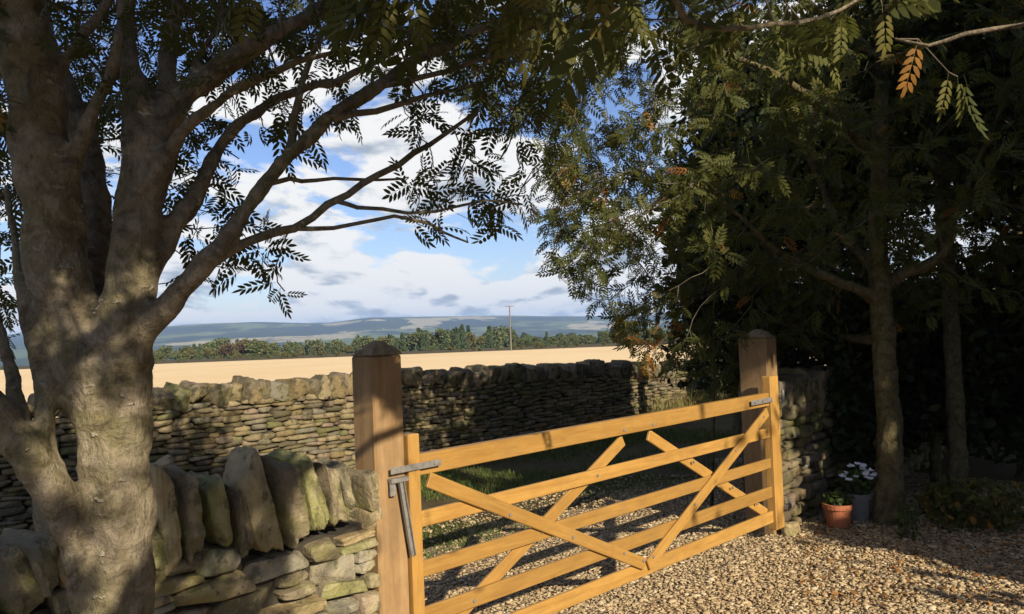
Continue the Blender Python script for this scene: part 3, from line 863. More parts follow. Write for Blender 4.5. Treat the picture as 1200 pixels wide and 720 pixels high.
DG = None
def trunk_mesh(name, limbs, mat, parent, voxel=.012, disp=.012, seed=0):
    mb = MB(); thin = MB()
    for L_ in limbs:
        for (p, ra), (q, rb) in zip(L_[:-1], L_[1:]):
            small = rb < voxel * 1.25
            (thin if small else mb).tube(p, q, ra, rb, 9 if small else 12, caps=not small)
            V, F = CG[4]; v = V / np.linalg.norm(V, axis=1)[:, None]
            (thin if small else mb).add(v * rb * (1.03 if small else .995) + q, [tuple(f) for f in F])
    me = mb.mesh('tmp'); ob = bpy.data.objects.new('tmp', me); COL.objects.link(ob)
    m = ob.modifiers.new('r', 'REMESH'); m.mode = 'VOXEL'; m.voxel_size = voxel
    s_ = ob.modifiers.new('s', 'SMOOTH'); s_.iterations = 8; s_.factor = .5
    if disp:
        tx = bpy.data.textures.new('bark', 'CLOUDS'); tx.noise_scale = .09; tx.noise_depth = 5
        d_ = ob.modifiers.new('d', 'DISPLACE'); d_.texture = tx; d_.strength = disp * 2; d_.mid_level = .5; d_.texture_coords = 'LOCAL'
    dg = bpy.context.evaluated_depsgraph_get(); dg.update()
    me2 = bpy.data.meshes.new_from_object(ob.evaluated_get(dg)); me2.name = name
    bpy.data.objects.remove(ob); bpy.data.meshes.remove(me)
    me2.materials.clear()
    if thin.n:
        import bmesh
        tm = thin.mesh('tmp2'); bm = bmesh.new(); bm.from_mesh(me2); bm.from_mesh(tm); bm.to_mesh(me2); bm.free(); bpy.data.meshes.remove(tm)
    return link(name, me2, mat, parent, smooth=True)

LJ = np.random.default_rng(19)
def px_limb(rows):
    """rows of (px, py, depth, radius in photo pixels), rounded off into a slightly crooked curve."""
    P = np.array([at(a, b, d) for (a, b, d, _) in rows]); q = np.array([rp * d / FPX for (_, _, d, rp) in rows])
    E = np.vstack([2 * P[0] - P[1], P, 2 * P[-1] - P[-2]]); out = []
    for k in range(len(P) - 1):
        a, b, c, d = E[k:k + 4]; m = max(2, int(np.linalg.norm(c - b) / .09))
        m = min(m, 6)
        for i in range(m):
            t_ = i / m
            p = .5 * (2 * b + (c - a) * t_ + (2 * a - 5 * b + 4 * c - d) * t_ ** 2 + (3 * b - a - 3 * c + d) * t_ ** 3)
            rr_ = q[k] + (q[k + 1] - q[k]) * t_
            if k or i: p = p + LJ.normal(0, .0035 + .06 * min(rr_, .02), 3)
            out.append((p, rr_ * LJ.uniform(.93, 1.07)))
    out.append((P[-1], q[-1]))
    return out

def crown_leaves(P, rad, dirs, nroot, per, lrange, r, rcut=.006, lift=0.0, thick=None):
    idx = np.where((rad < rcut) & (np.arange(len(P)) >= nroot))[0]
    idx = np.concatenate([np.repeat(idx, int(per)), r.choice(idx, int(len(idx) * (per % 1)), replace=False)]) if per >= 1 else r.choice(idx, int(len(idx) * per), replace=False)
    if thick is not None:
        ex = idx[thick(P[idx])]; idx = np.concatenate([idx, ex, ex])
    n = len(idx)
    ax = dirs[idx] * .6 + rand_dirs(n, r) * 1.15 + np.array([0, 0, -.12 + lift])
    nr = np.array([0, 0, .8]) + rand_dirs(n, r) * 1.0
    C = P[idx] + r.normal(0, .015, (n, 3))
    return C, ax, nr, np.clip(r.normal(.5, .33, n), -.15, 1.2) * (lrange[1] - lrange[0]) + lrange[0]

def tree(name, label, base, limbs, A, seed, lrange, per, leafmat, barkmat, tmpl=ROWAN, group=None, step=.1, kill=.16, voxel=.012, rcut=.006, tint_fn=None, infl=1.6, disp=.012, clear=True, rmax=.03, branch='branchwork', hang=(), thick=None):
    r = np.random.default_rng(seed)
    tr = empty(name, base); tag(tr, label, 'tree', group)
    base = np.asarray(base)
    if clear: A = A[~(blocked(A) & (r.random(len(A)) > .03))]
    roots = limb_nodes(limbs)
    P, par, nroot = grow(roots, A, step, infl, kill, 80, seed)
    for h_ in hang:
        p0 = at(h_[0], h_[1], h_[2]); k_ = int(np.linalg.norm(P - p0, axis=1).argmin())
        P = np.vstack([P, p0]); par = np.append(par, k_)
    V, F, rad, dirs = twig_mesh(P, par, nroot, rmax=rmax)
    loc = lambda L_: [(p - base, q) for p, q in L_]
    trunk_mesh('trunk', [loc(L_) for L_ in limbs], barkmat, tr, voxel, disp)
    link(branch, np_mesh(branch, V - base, F), M['twig'], tr, smooth=True)
    C, ax, nr, ln = crown_leaves(P, rad, dirs, nroot, per, lrange, r, rcut, thick=thick)
    if clear:
        k = ~(blocked(C + ax / np.linalg.norm(ax, axis=1)[:, None] * ln[:, None] * .5, -.03) & (r.random(len(C)) > .04))
        C, ax, nr, ln = C[k], ax[k], nr[k], ln[k]
    hung = []
    for (px, py, d, ux, uy, lg, ti) in hang:
        nb = at(px, py, d); q0 = at(px + ux, py + uy, d - .02) - nb
        C = np.vstack([C, nb]); ax = np.vstack([ax, q0]); nr = np.vstack([nr, [.25, -1, .45]]); ln = np.append(ln, lg); hung.append(ti)
    tint = np.clip(r.beta(2.2, 2.6, len(C)) * .9 + (r.random(len(C)) < .045) * .4, 0, 1)
    if tint_fn is not None: tint = tint_fn(C, tint, r)
    if hung: tint[-len(hung):] = hung
    leaves('crown', C - base, ax, nr, ln, tint, leafmat, tr, tmpl)
    print(name, 'nodes', len(P), 'leaves', len(C))
    return tr

# --- the rowan on the left, in front of the near wall
rows_T = [(140, 1300, 2.32, 58), (138, 900, 2.30, 46), (137, 700, 2.30, 41), (137, 600, 2.30, 40.5), (134, 530, 2.30, 43), (130, 480, 2.30, 47), (124, 425, 2.30, 47)]
LIMB_L = [px_limb(x) for x in (
    rows_T,
    [(112, 480, 2.30, 36), (84, 385, 2.28, 34), (60, 250, 2.25, 34), (42, 120, 2.2, 31), (24, 0, 2.15, 28), (5, -160, 2.1, 22), (-30, -330, 2.05, 13)],
    [(118, 420, 2.40, 26), (113, 330, 2.46, 21), (108, 230, 2.54, 20), (84, 130, 2.6, 18), (50, 45, 2.65, 15), (20, -60, 2.7, 11)],
    [(142, 430, 2.28, 36), (153, 340, 2.28, 28), (161, 250, 2.28, 26), (166, 180, 2.28, 23), (160, 110, 2.3, 16), (150, 40, 2.35, 12), (140, -80, 2.4, 8)],
    [(160, 250, 2.28, 26), (180, 170, 2.30, 22), (215, 110, 2.34, 16), (265, 75, 2.38, 14), (320, 40, 2.42, 12), (390, 5, 2.5, 10), (470, -50, 2.6, 8)],
    [(170, 240, 2.30, 18), (205, 165, 2.24, 9), (250, 120, 2.2, 7), (300, 95, 2.2, 5.5), (350, 70, 2.2, 4), (400, 60, 2.25, 2)],
    [(60, 230, 2.22, 16), (95, 165, 2.2, 10), (125, 90, 2.2, 8), (140, 20, 2.2, 6), (150, -60, 2.2, 4)],
    [(45, 130, 2.2, 14), (75, 70, 2.22, 7), (110, 20, 2.25, 5.5), (160, -50, 2.3, 4)],
    [(215, 110, 2.34, 9), (240, 60, 2.4, 6), (262, 10, 2.45, 5), (280, -60, 2.5, 4)],
    [(335, 188, 2.26, 6), (345, 140, 2.3, 4.5), (352, 95, 2.35, 4), (372, 50, 2.4, 3), (400, 10, 2.45, 2)],
    [(390, 140, 2.32, 5), (440, 132, 2.36, 3.6), (500, 112, 2.45, 2.8), (560, 100, 2.55, 1.8)],
    [(445, 100, 2.4, 5), (500, 92, 2.44, 3.6), (560, 72, 2.5, 2.6), (620, 60, 2.6, 1.6)],
    [(180, 170, 2.30, 18), (192, 100, 2.4, 12), (205, 30, 2.5, 11), (225, -70, 2.6, 7)],
    [(168, 330, 2.30, 17), (196, 285, 2.33, 13), (225, 238, 2.37, 11), (248, 190, 2.40, 10), (268, 158, 2.42, 9), (305, 128, 2.45, 8), (350, 108, 2.5, 7), (395, 96, 2.56, 5), (440, 72, 2.6, 3.4), (490, 40, 2.66, 2), (530, 5, 2.7, 1)],
    [(140, 420, 2.30, 26), (182, 374, 2.265, 17), (215, 335, 2.22, 14), (250, 300, 2.20, 13), (272, 272, 2.21, 11), (298, 232, 2.23, 10.5), (335, 188, 2.26, 10), (390, 140, 2.32, 9.5), (445, 100, 2.4, 9), (510, 58, 2.5, 7.5), (580, 25, 2.65, 6), (660, -20, 2.8, 4)],
    [(225, 326, 2.20, 7), (262, 299, 2.22, 6.5), (300, 280, 2.24, 5.8), (345, 266, 2.27, 5), (385, 240, 2.30, 4.6), (425, 217, 2.34, 4.3), (466, 194, 2.40, 3.8), (505, 168, 2.48, 3), (560, 130, 2.6, 2.2)],
    [(340, 268, 2.27, 3), (390, 270, 2.30, 2.6), (440, 258, 2.35, 2.3), (485, 255, 2.42, 2), (520, 272, 2.5, 1.6), (548, 284, 2.55, 1.2)],
    [(394, 236, 2.307, 3), (420, 243, 2.34, 2.4), (450, 248, 2.38, 2.2), (510, 246, 2.46, 1.8), (570, 238, 2.56, 1.4), (612, 240, 2.62, 1)],
    [(309, 217, 2.243, 3.4), (340, 211, 2.28, 2.9), (370, 210, 2.32, 2.4), (420, 208, 2.4, 2), (470, 210, 2.46, 1.4)],
    [(126, 790, 2.27, 26), (106, 705, 2.25, 20), (86, 640, 2.22, 18), (66, 585, 2.18, 20), (42, 540, 2.15, 22), (8, 503, 2.12, 22), (-40, 455, 2.08, 24), (-120, 400, 2.04, 20), (-220, 300, 2.0, 13)],
    [(72, 600, 2.19, 15), (58, 520, 2.19, 12), (48, 450, 2.2, 10), (34, 385, 2.24, 10), (22, 310, 2.3, 8), (8, 220, 2.4, 6)],
    [(34, 560, 2.15, 14), (18, 470, 2.2, 11), (2, 400, 2.25, 9), (-30, 300, 2.3, 7)],
)]
rA = np.random.default_rng(3)
A = np.vstack([
    in_poly(2500, [(-140, -260), (640, -260), (640, 40), (560, 95), (470, 60), (330, 60), (180, 110), (-140, 120)], 1.95, 3.9, rA),
    in_poly(190, [(420, 40), (640, 20), (640, 200), (600, 262), (560, 292), (500, 285), (430, 215), (470, 170)], 2.3, 3.3, rA),
    in_poly(110, [(280, 40), (440, 50), (420, 130), (330, 190), (280, 150)], 2.3, 3.3, rA),
    in_poly(75, [(190, 130), (270, 110), (300, 190), (250, 240), (190, 250)], 2.35, 3.2, rA),
    in_poly(42, [(190, 250), (330, 225), (330, 320), (250, 345), (190, 340)], 2.25, 2.9, rA),
    in_poly(1000, [(-60, -120), (480, -120), (430, 60), (250, 90), (180, 150), (-60, 150)], 2.9, 4.4, rA),
    in_poly(9, [(320, 310), (352, 320), (350, 355), (325, 345)], 2.3, 2.6, rA),
    in_poly(150, [(-40, 60), (30, 60), (30, 420), (-20, 440)], 2.5, 3.4, rA),
    in_poly(40, [(82, 100), (105, 150), (100, 320), (85, 320)], 2.7, 3.4, rA),
    in_poly(18, [(440, 245), (600, 235), (590, 290), (540, 296)], 2.4, 2.75, rA),
])
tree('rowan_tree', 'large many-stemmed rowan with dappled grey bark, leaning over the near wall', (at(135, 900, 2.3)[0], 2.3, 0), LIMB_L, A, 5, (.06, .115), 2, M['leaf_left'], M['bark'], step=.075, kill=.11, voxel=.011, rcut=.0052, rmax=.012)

# --- the rowan on the right, at the edge of the drive
gb = ground_at(1042, 613)
D0 = gb[1]
LIMB_R = [px_limb(x) for x in (
    [(1042, 650, D0, 24), (1042, 612, D0, 18), (1043, 560, D0, 15), (1041, 480, D0, 14), (1036, 410, D0, 13.5), (1031, 340, D0, 12.5), (1029, 250, D0, 10), (1031, 180, D0, 10), (1034, 60, D0 + .1, 8), (1030, -100, D0 + .2, 6)],
    [(1030, 352, D0, 9), (990, 333, D0 - .1, 6), (945, 314, D0 - .2, 5), (905, 290, D0 - .3, 4.2), (858, 246, D0 - .4, 3), (800, 215, D0 - .5, 2)],
    [(1028, 320, D0, 8), (1000, 290, D0 + .2, 6), (980, 265, D0 + .4, 5), (950, 190, D0 + .7, 4), (900, 110, D0 + .9, 3)],
    [(1040, 335, D0, 9), (1062, 318, D0, 7), (1090, 312, D0 - .1, 6.5), (1110, 288, D0 - .1, 6), (1120, 250, D0 - .2, 5), (1150, 180, D0 - .3, 4), (1190, 90, D0 - .4, 3)],
    [(1033, 400, D0, 7), (990, 395, D0 + .5, 5), (920, 380, D0 + .9, 4), (840, 350, D0 + 1.1, 3), (770, 340, D0 + 1.2, 2)],
    [(1031, 190, D0, 7), (960, 120, D0 - .4, 5), (870, 70, D0 - .7, 4), (760, 40, D0 - .9, 3), (690, 30, D0 - 1, 2)],
    [(1034, 70, D0, 6), (940, 0, D0 + .3, 5), (800, -60, D0 + .4, 4), (680, -80, D0 + .5, 3)],
)]
A = np.vstack([
    in_poly(2200, [(600, -230), (1330, -230), (1330, 250), (1050, 300), (900, 330), (800, 310), (690, 280), (645, 250), (625, 120)], 5.6, 9.0, rA),
    in_poly(330, [(640, 140), (800, 150), (900, 330), (860, 400), (790, 425), (740, 395), (700, 330), (655, 270)], 6.3, 8.6, rA),
    in_poly(90, [(700, 300), (800, 320), (850, 440), (800, 440), (745, 420), (700, 390)], 6.6, 8.2, rA),
    in_poly(420, [(860, 300), (1060, 300), (1100, 390), (960, 385), (870, 470), (800, 455)], 7.0, 9.0, rA),
    in_poly(260, [(1040, 220), (1330, 220), (1330, 390), (1080, 380)], 6.6, 9.0, rA),
    in_poly(560, [(490, -60), (690, -60), (690, 200), (600, 170), (520, 90)], 5.6, 8.0, rA),
    in_poly(260, [(606, 90), (690, 150), (710, 330), (660, 345), (632, 260)], 6.0, 7.8, rA),
    in_poly(60, [(800, 300), (900, 300), (900, 420), (860, 465), (815, 465)], 6.7, 7.6, rA),
    in_poly(45, [(715, 355), (790, 380), (795, 430), (745, 442), (722, 410)], 7.0, 7.6, rA),
    in_poly(14, [(715, 330), (770, 395), (765, 430), (735, 410)], 6.8, 7.6, rA),
])
def tint_r(C, tint, r):
    hot = np.linalg.norm(C - at(758, 408, 7.3), axis=1) < .33
    tint = np.where(hot, r.uniform(.93, 1, len(C)), tint)
    red = np.linalg.norm(C - at(690, 215, 6.6), axis=1) < .3
    return np.where(red & (r.random(len(C)) < .5), r.uniform(.9, 1, len(C)), tint)
tree('rowan_tree', 'slim rowan with mottled trunk rising from the gravel edge beside the flower pots', (gb[0], gb[1], 0), LIMB_R, A, 9, (.10, .17), 4, M['leaf'], M['bark_olive'], step=.115, kill=.19, voxel=.016, rcut=.0075, tint_fn=tint_r, rmax=.02)

def tint_o(C, tint, r):
    return np.where(np.linalg.norm(C - at(1072, 75, 2.15), axis=1) < .10, .99, tint)

# --- rowan standing just behind the photographer; its boughs hang over the view
tb = np.array([.60, -1.5, 0.0])
W_ = lambda *rows: [(np.array(p, float), q) for *p, q in rows]
LIMB_O = [
    W_((.60, -1.5, -.1, .18), (.60, -1.5, .6, .14), (.60, -1.48, 1.5, .125), (.56, -1.4, 2.5, .11), (.45, -1.1, 3.4, .08), (.35, -.5, 4.2, .05), (.3, 0, 4.9, .03)),
    W_((.57, -1.42, 2.3, .06), (.65, -.7, 2.75, .045), (.8, .2, 2.95, .032), (1.05, 1.1, 2.85, .02), (1.15, 1.9, 2.66, .011), (1.25, 2.6, 2.75, .006)),
    W_((.52, -1.35, 2.7, .06), (.1, -.3, 3.2, .04), (-.2, .8, 3.4, .025), (.1, 1.6, 3.3, .012), (.35, 2.3, 3.1, .006)),
    W_((.45, -1.05, 3.4, .05), (1.0, -.4, 3.7, .03), (1.7, .4, 3.7, .018), (2.1, 1.4, 3.5, .01)),
    [(np.array([.8, .2, 2.95]), .018)] + px_limb([(770, -60, 1.9, 5), (805, 22, 2.05, 4), (850, 32, 2.1, 3.4), (910, 28, 2.15, 3), (960, 20, 2.2, 2.4), (1005, 0, 2.2, 1.8)]),
    [(np.array([1.05, 1.1, 2.85]), .012)] + px_limb([(1260, 15, 2.1, 4), (1200, 28, 2.1, 3.2), (1130, 40, 2.12, 2.7), (1085, 55, 2.15, 2.2), (1050, 46, 2.2, 1.6)]),
]
HANG = [(628, 10, 1.75, -4, 40, .13, .80), (645, 12, 1.7, 18, 30, .11, .77), (612, 8, 1.8, -16, 24, .10, .74), (712, -6, 1.9, 6, 36, .12, .76), (735, 0, 1.9, 16, 24, .10, .70), (455, -8, 1.7, -8, 26, .11, .78), (478, -8, 1.7, 12, 28, .11, .74), (590, -5, 1.9, 10, 28, .11, .8),
        (1076, 46, 2.3, -8, 56, .14, .97), (1112, 85, 2.4, -4, 46, .12, .80), (1122, 90, 2.4, 14, 34, .11, .70), (985, 22, 2.3, 4, 46, .12, .72), (865, 4, 2.3, 3, 36, .11, .78), (912, 38, 2.4, 14, 30, .11, .68),
        (965, 62, 2.5, 20, 26, .10, .7), (820, 24, 2.3, -16, 30, .11, .72), (1034, 8, 2.4, 10, 36, .12, .82), (296, -10, 1.7, -6, 24, .11, .8), (760, 34, 2.2, 6, 36, .11, .66)]
TG = np.vstack([TG] + [[*at(h_[0] + h_[4] * .6, h_[1] + h_[5] * .6, h_[2]), .10] for h_ in HANG])
A = np.vstack([
    np.array([at(h_[0], h_[1], h_[2]) for h_ in HANG]),
    in_ball(1400, (.3, -.3, 4.0), (1.8, 1.9, 1.2), rA),
    in_ball(620, (1.2, -.5, 3.3), (1.1, 1.2, .65), rA),
    in_ball(70, (.2, 2.6, 3.9), (.6, .6, .4), rA),
    in_ball(160, (-.3, -.6, 4.6), (1.5, 1.5, .9), rA),
    in_poly(60, [(560, -90), (1260, -90), (1260, 20), (1000, 20), (760, 40), (600, 45)], 1.3, 2.7, rA),
    in_poly(8, [(1060, 60), (1150, 60), (1150, 120), (1090, 125)], 2.0, 2.4, rA),
    in_poly(8, [(930, 10), (1010, 10), (1000, 70), (950, 70)], 2.0, 2.5, rA),
])
tree('rowan_tree', 'overhanging rowan whose leafy bough ends hang along the top of the view', tuple(tb), LIMB_O, A, 14, (.12, .17), 3, M['leaf'], M['bark'], step=.09, kill=.16, voxel=.02, rcut=.005, rmax=.012, tint_fn=tint_o, hang=HANG, thick=lambda q: (q[:, 1] < 1.25) & (q[:, 2] > 2.4))

# --- dark evergreens beyond the right wall and the shade trees beside the drive
def dense_tree(name, label, base, h0, h1, rx, ry, nleaf, seed, lsize=(.07, .12), group=None, trunk_r=.12, flat=.5, mat='leaf_ever', clear=True, lean=(0, 0)):
    r = np.random.default_rng(seed); base = np.array(base, float)
    tr = empty(name, tuple(base)); tag(tr, label, 'tree', group)
    limbs = [[(np.array([0, 0, -.1]), trunk_r * 1.3), (np.array([.03, 0, .5]), trunk_r), (np.array([lean[0] * .5, lean[1] * .5, (h0 + h1) / 2]), trunk_r * .7), (np.array([lean[0], lean[1], h1 * .93]), trunk_r * .2)]]
    for k in range(7):
        z = h0 + (h1 - h0) * (k + .5) / 8; a = k * 2.4 + r.uniform(0, 1); f = (k + .5) / 8
        q = np.array([lean[0] * f, lean[1] * f, z])
        e = q + np.array([math.cos(a) * rx * .75, math.sin(a) * ry * .75, r.uniform(.1, .6)])
        limbs.append([(q, trunk_r * .45), ((q + e) / 2 + [0, 0, .1], trunk_r * .28), (e, trunk_r * .1)])
    if clear: limbs = limbs[:1] + [L_ for L_ in limbs[1:] if not blocked(np.array([L_[1][0] + base, L_[2][0] + base])).any()]
    trunk_mesh('trunk', limbs, M['bark_dark'], tr, .03, .02)
    nc = 90
    cl = rand_dirs(nc, r) * (r.random(nc) ** .45)[:, None]
    cl = cl * [rx, ry, (h1 - h0) / 2] + [lean[0] * .6, lean[1] * .6, (h0 + h1) / 2]
    cr_ = r.uniform(.3, .55, nc) * min(rx, ry) * .8
    k = r.integers(0, nc, nleaf)
    d = rand_dirs(nleaf, r)
    C = cl[k] + d * (cr_[k] * r.random(nleaf) ** .4)[:, None] * [1, 1, .8]
    C = C[(C[:, 2] > h0 - .4)]
    if clear: C = C[~(blocked(C + base, .07) & (r.random(len(C)) > .015))]
    n = len(C)
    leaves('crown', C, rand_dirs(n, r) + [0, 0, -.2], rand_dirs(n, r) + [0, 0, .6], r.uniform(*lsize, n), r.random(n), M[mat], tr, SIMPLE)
    return tr
BGT = 'dark evergreens beyond the right wall'
g2 = ground_at(1122, 592)
for k, (px, Yd, h0, h1, rx, ry, nl, lab) in enumerate([
    (862, 12.4, .9, 5.4, 1.0, 1.1, 9000, 'dark evergreen with low boughs left of the hinge post'),
    (915, 11.6, 1.6, 6.2, 1.5, 1.4, 13000, 'dark evergreen standing behind the hinge post'),
    (1010, 12.6, 2.6, 7.0, 1.7, 1.6, 13000, 'dark evergreen standing behind the slim rowan trunk'),
    (1110, 11.0, 2.3, 6.6, 1.6, 1.4, 13000, 'dark evergreen between the slim rowan and the right edge of the photo'),
    (1200, 11.6, 2.4, 6.8, 1.7, 1.5, 13000, 'dark evergreen at the right edge of the photo'),
    (1300, 10.0, 1.5, 6.8, 1.7, 1.6, 12000, 'dark evergreen cut by the right edge, low branches over the wall')]):
    p = at(px, 360, Yd)
    dense_tree('evergreen_tree', lab, (p[0], p[1], 0), h0, h1, rx, ry, int(nl * 1.2), 200 + k, (.11, .17), group=BGT, trunk_r=.13)
dense_tree('thin_tree', 'thin dark tree in deep shade right of the slim rowan, in front of the wall', (g2[0], g2[1], 0), 2.4, 5.6, 1.2, 1.1, 8000, 230, trunk_r=.085, lean=(.1, .1))
for k, (x, y, h0, h1, rx, ry, nl, lab) in enumerate([
    (6.9, 4.6, .6, 6.5, 2.1, 2.0, 15000, 'shade tree beside the drive, outside the right edge'),
    (8.4, 1.9, .6, 6.8, 2.3, 2.3, 15000, 'shade tree beside the drive, further back on the right'),
    (8.9, 6.6, .6, 7.0, 2.2, 2.0, 13000, 'shade tree at the end of the right wall'),
    (6.3, 1.5, .8, 7.0, 2.2, 2.0, 20000, 'shade tree standing level with the photographer on the right'),
    (8.0, -1.0, .8, 7.6, 2.6, 2.4, 20000, 'tall shade tree standing behind the photographer on the right')]):
    dense_tree('shade_tree', lab, (x, y, 0), h0, h1, rx, ry, nl, 260 + k, (.15, .23), trunk_r=.16)

for k, (px, Yd, rx, h1, nl, lab) in enumerate([(1003, 7.42, .30, 2.0, 2600, 'narrow dark bush added to fill the shade behind the flower pots, against the mossy wall'), (1092, 8.1, .62, 2.1, 5200, 'dark bush added to fill the deep shade between the slim rowan and the thin tree'), (1195, 8.6, .95, 2.3, 8000, 'broad dark bush added to fill the deep shade at the right edge')]):  # bushes added to blacken spots where there is only deep shade
    p = at(px, 500, Yd)
    dense_tree('shade_fill_bush', lab, (p[0], p[1], 0), .3, h1, rx, rx * .8, nl, 290 + k, (.08, .13), trunk_r=.05)['category'] = 'bush'

# clipped dark hedge just beyond the right wall, thin enough for specks of the field to show
hr = np.random.default_rng(61)
n = 15000
hx = hr.uniform(.3, 10.5, n); hy = hr.normal(0, .22, n); hzv = hr.uniform(.3, 1, n) ** .7 * (2.35 + .35 * np.sin(hx * 2.2) + .2 * np.sin(hx * 5.3 + 1))
clump = wav(hx, hzv * 2.2, .33, 4)
kp = (hr.random(n) < np.clip(.8 + clump * .8, .12, 1))
hx, hy, hzv = hx[kp], hy[kp], hzv[kp]; n = len(hx)
he = empty('hedge', on_line(3.9, -1.05, 0), WALL_RZ); tag(he, 'dark ragged hedge growing beyond the mossy shaded wall', 'hedge')
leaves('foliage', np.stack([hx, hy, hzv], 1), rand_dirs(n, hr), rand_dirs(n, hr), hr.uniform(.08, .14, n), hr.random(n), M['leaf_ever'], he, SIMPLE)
for k in range(16):
    x = .4 + k * .65; mb = MB(); q = hr.normal(0, .12, 2)
    mb.tube((x, 0, -.1), (x + q[0], q[1], 1.0), .022, .016, 6); mb.tube((x + q[0], q[1], 1.0), (x + 2.5 * q[0], q[1] * 2, 2.1), .016, .007, 6)
    mb.build('stem', M['bark_dark'], he)

# ------------------------------------------------------------------ small plants and pots
def grass(name, P, hr, mat, seed, label):
    r = np.random.default_rng(seed); n = len(P)
    h = r.uniform(*hr, n); a = r.uniform(0, 6.28, n); w_ = r.uniform(.003, .007, n); bend = r.uniform(.1, .7, n) * h
    dx, dy = np.cos(a), np.sin(a); b = r.uniform(0, 6.28, n)
    B0 = P + np.stack([dx * w_, dy * w_, 0 * h], 1); B1 = P - np.stack([dx * w_, dy * w_, 0 * h], 1)
    Mi = P + np.stack([np.cos(b) * bend * .35, np.sin(b) * bend * .35, h * .6], 1)
    M0 = Mi + np.stack([dx * w_, dy * w_, 0 * h], 1) * .7; M1 = Mi - np.stack([dx * w_, dy * w_, 0 * h], 1) * .7
    Tp = P + np.stack([np.cos(b) * bend, np.sin(b) * bend, h], 1)
    V = np.stack([B0, B1, M1, M0, Tp], 1).reshape(-1, 3); o = np.arange(n) * 5
    F4 = np.stack([o, o + 1, o + 2, o + 3], 1); F3 = np.stack([o + 3, o + 2, o + 4], 1)
    ob = link(name, np_mesh(name, V, [F4, F3], tint=np.repeat(r.random(n), 5)), mat)
    tag(ob, label, 'grass', kind='stuff'); return ob
M['grass'] = mat_leaf('grass_blade', [(0, (.04, .075, .015)), (.6, (.075, .13, .025)), (.85, (.13, .16, .04)), (1, (.26, .21, .09))], .25, .6, .2)
n = 52000
tt = rng.uniform(-1.5, 9.0, n); bb = rng.uniform(1.7, 5.4, n)
P = np.stack([GL[0] + GD[0] * tt - GN[0] * bb, GL[1] + GD[1] * tt - GN[1] * bb, 0 * tt], 1)
patch = wav(P[:, 0] * 1.0, P[:, 1] * 1.0, .45, 12)
keep = rng.random(n) < np.clip(.22 + patch * 1.1 + (bb - 2.4) * .25, 0, 1)
grass('grass', P[keep], (.02, .065), M['grass'], 4, 'rough grass on the lane beyond the gate')
# tall dry grass by the far wall's lit end
n = 900; tt = rng.uniform(8.2, 12.5, n); bb = rng.normal(.12, .08, n)
P = np.stack([FL[0] + GD[0] * tt + GN[0] * bb, FL[1] + GD[1] * tt + GN[1] * bb, 0 * tt], 1)
M['drygrass'] = mat_leaf('dry_grass', [(0, (.20, .19, .06)), (1, (.36, .30, .13))], .25, .7, .2)
grass('dry_grass', P, (.25, .6), M['drygrass'], 6, 'tall dry grass standing against the far wall')
# fallen leaves on the gravel
n = 420
pp = np.array([ground_at(px, py) for px, py in zip(rng.uniform(930, 1230, n), rng.uniform(612, 712, n))]); pp[:, 2] = .022
ax = rand_dirs(n, rng); ax[:, 2] *= .2
M['fallen'] = mat_leaf('fallen_leaf', [(0, (.12, .07, .03)), (.5, (.26, .12, .04)), (1, (.40, .22, .08))], .1, .7, .2)
fl = leaves('fallen_leaves', pp, ax, rand_dirs(n, rng) * .5 + [0, 0, 1], rng.uniform(.03, .06, n), rng.random(n), M['fallen'], None, SIMPLE)
tag(fl, 'dry brown leaves fallen on the shaded gravel', 'leaves', kind='stuff')

def pot(name, px, py, r0, r1, h, mat, label):
    g = ground_at(px, py); e = empty(name, (g[0], g[1] + r0, 0)); tag(e, label, 'plant pot')
    mb = MB(); mb.lathe((0, 0, 0), [(0.001, .0), (r0, 0), (r1 * .97, h * .8), (r1 * 1.08, h * .8), (r1 * 1.1, h), (r1 * .95, h), (r1 * .9, h * .86), (.001, h * .86)], 24)
    pb = mb.build('pot_body', mat, e, smooth=False)
    mb = MB(); mb.lathe((0, 0, h * .865), [(.001, .01), (r1 * .5, .012), (r1 * .9, 0)], 18); mb.build('compost', M['core'], pb)
    return e
p1 = pot('flower_pot', 988, 621, .085, .115, .20, M['terracotta'], 'terracotta pot standing at the foot of the mossy wall')
p2 = pot('flower_pot', 1011, 613, .08, .105, .24, M['greypot'], 'dark grey pot with white flowers, between terracotta pot and rowan trunk')
def bushy(name, cat, label, base, rad, nleaf, seed, lsize, mat, stems=6):
    r = np.random.default_rng(seed); e = empty(name, tuple(base)); tag(e, label, cat)
    mb = MB()
    tips = in_ball(stems, (0, 0, rad[2]), np.array(rad) * .8, r)
    for q in tips: mb.tube((0, 0, 0), q, .006, .003, 5)
    mb.build('stem', M['twig'], e)
    C = in_ball(nleaf, (0, 0, rad[2]), rad, r)
    leaves('leaf_mass', C, rand_dirs(nleaf, r), rand_dirs(nleaf, r) + [0, 0, .8], r.uniform(*lsize, nleaf), r.random(nleaf), mat, e, SIMPLE)
    return e, C
M['leaf_pot'] = mat_leaf('pot_plant_leaf', [(0, (.03, .05, .015)), (1, (.07, .11, .03))], .2)
gpos = p2.location
e, C = bushy('white_flower', 'flower', 'white flowered plant growing in the dark grey pot', (gpos[0], gpos[1], .21), (.16, .13, .12), 170, 41, (.04, .07), M['leaf_pot'])
r = np.random.default_rng(4); Vp = []; n = 26
cen = in_ball(n, (-.02, -.04, .20), (.17, .10, .09), r)
k = 9
axs = []; cs = []
for c in cen:
    for q in range(k):
        a = q * 6.28 / k; axs.append((math.cos(a), math.sin(a) * .8 - .2, .35 + .2 * math.sin(a))); cs.append(c)
cs = np.array(cs); axs = np.array(axs)
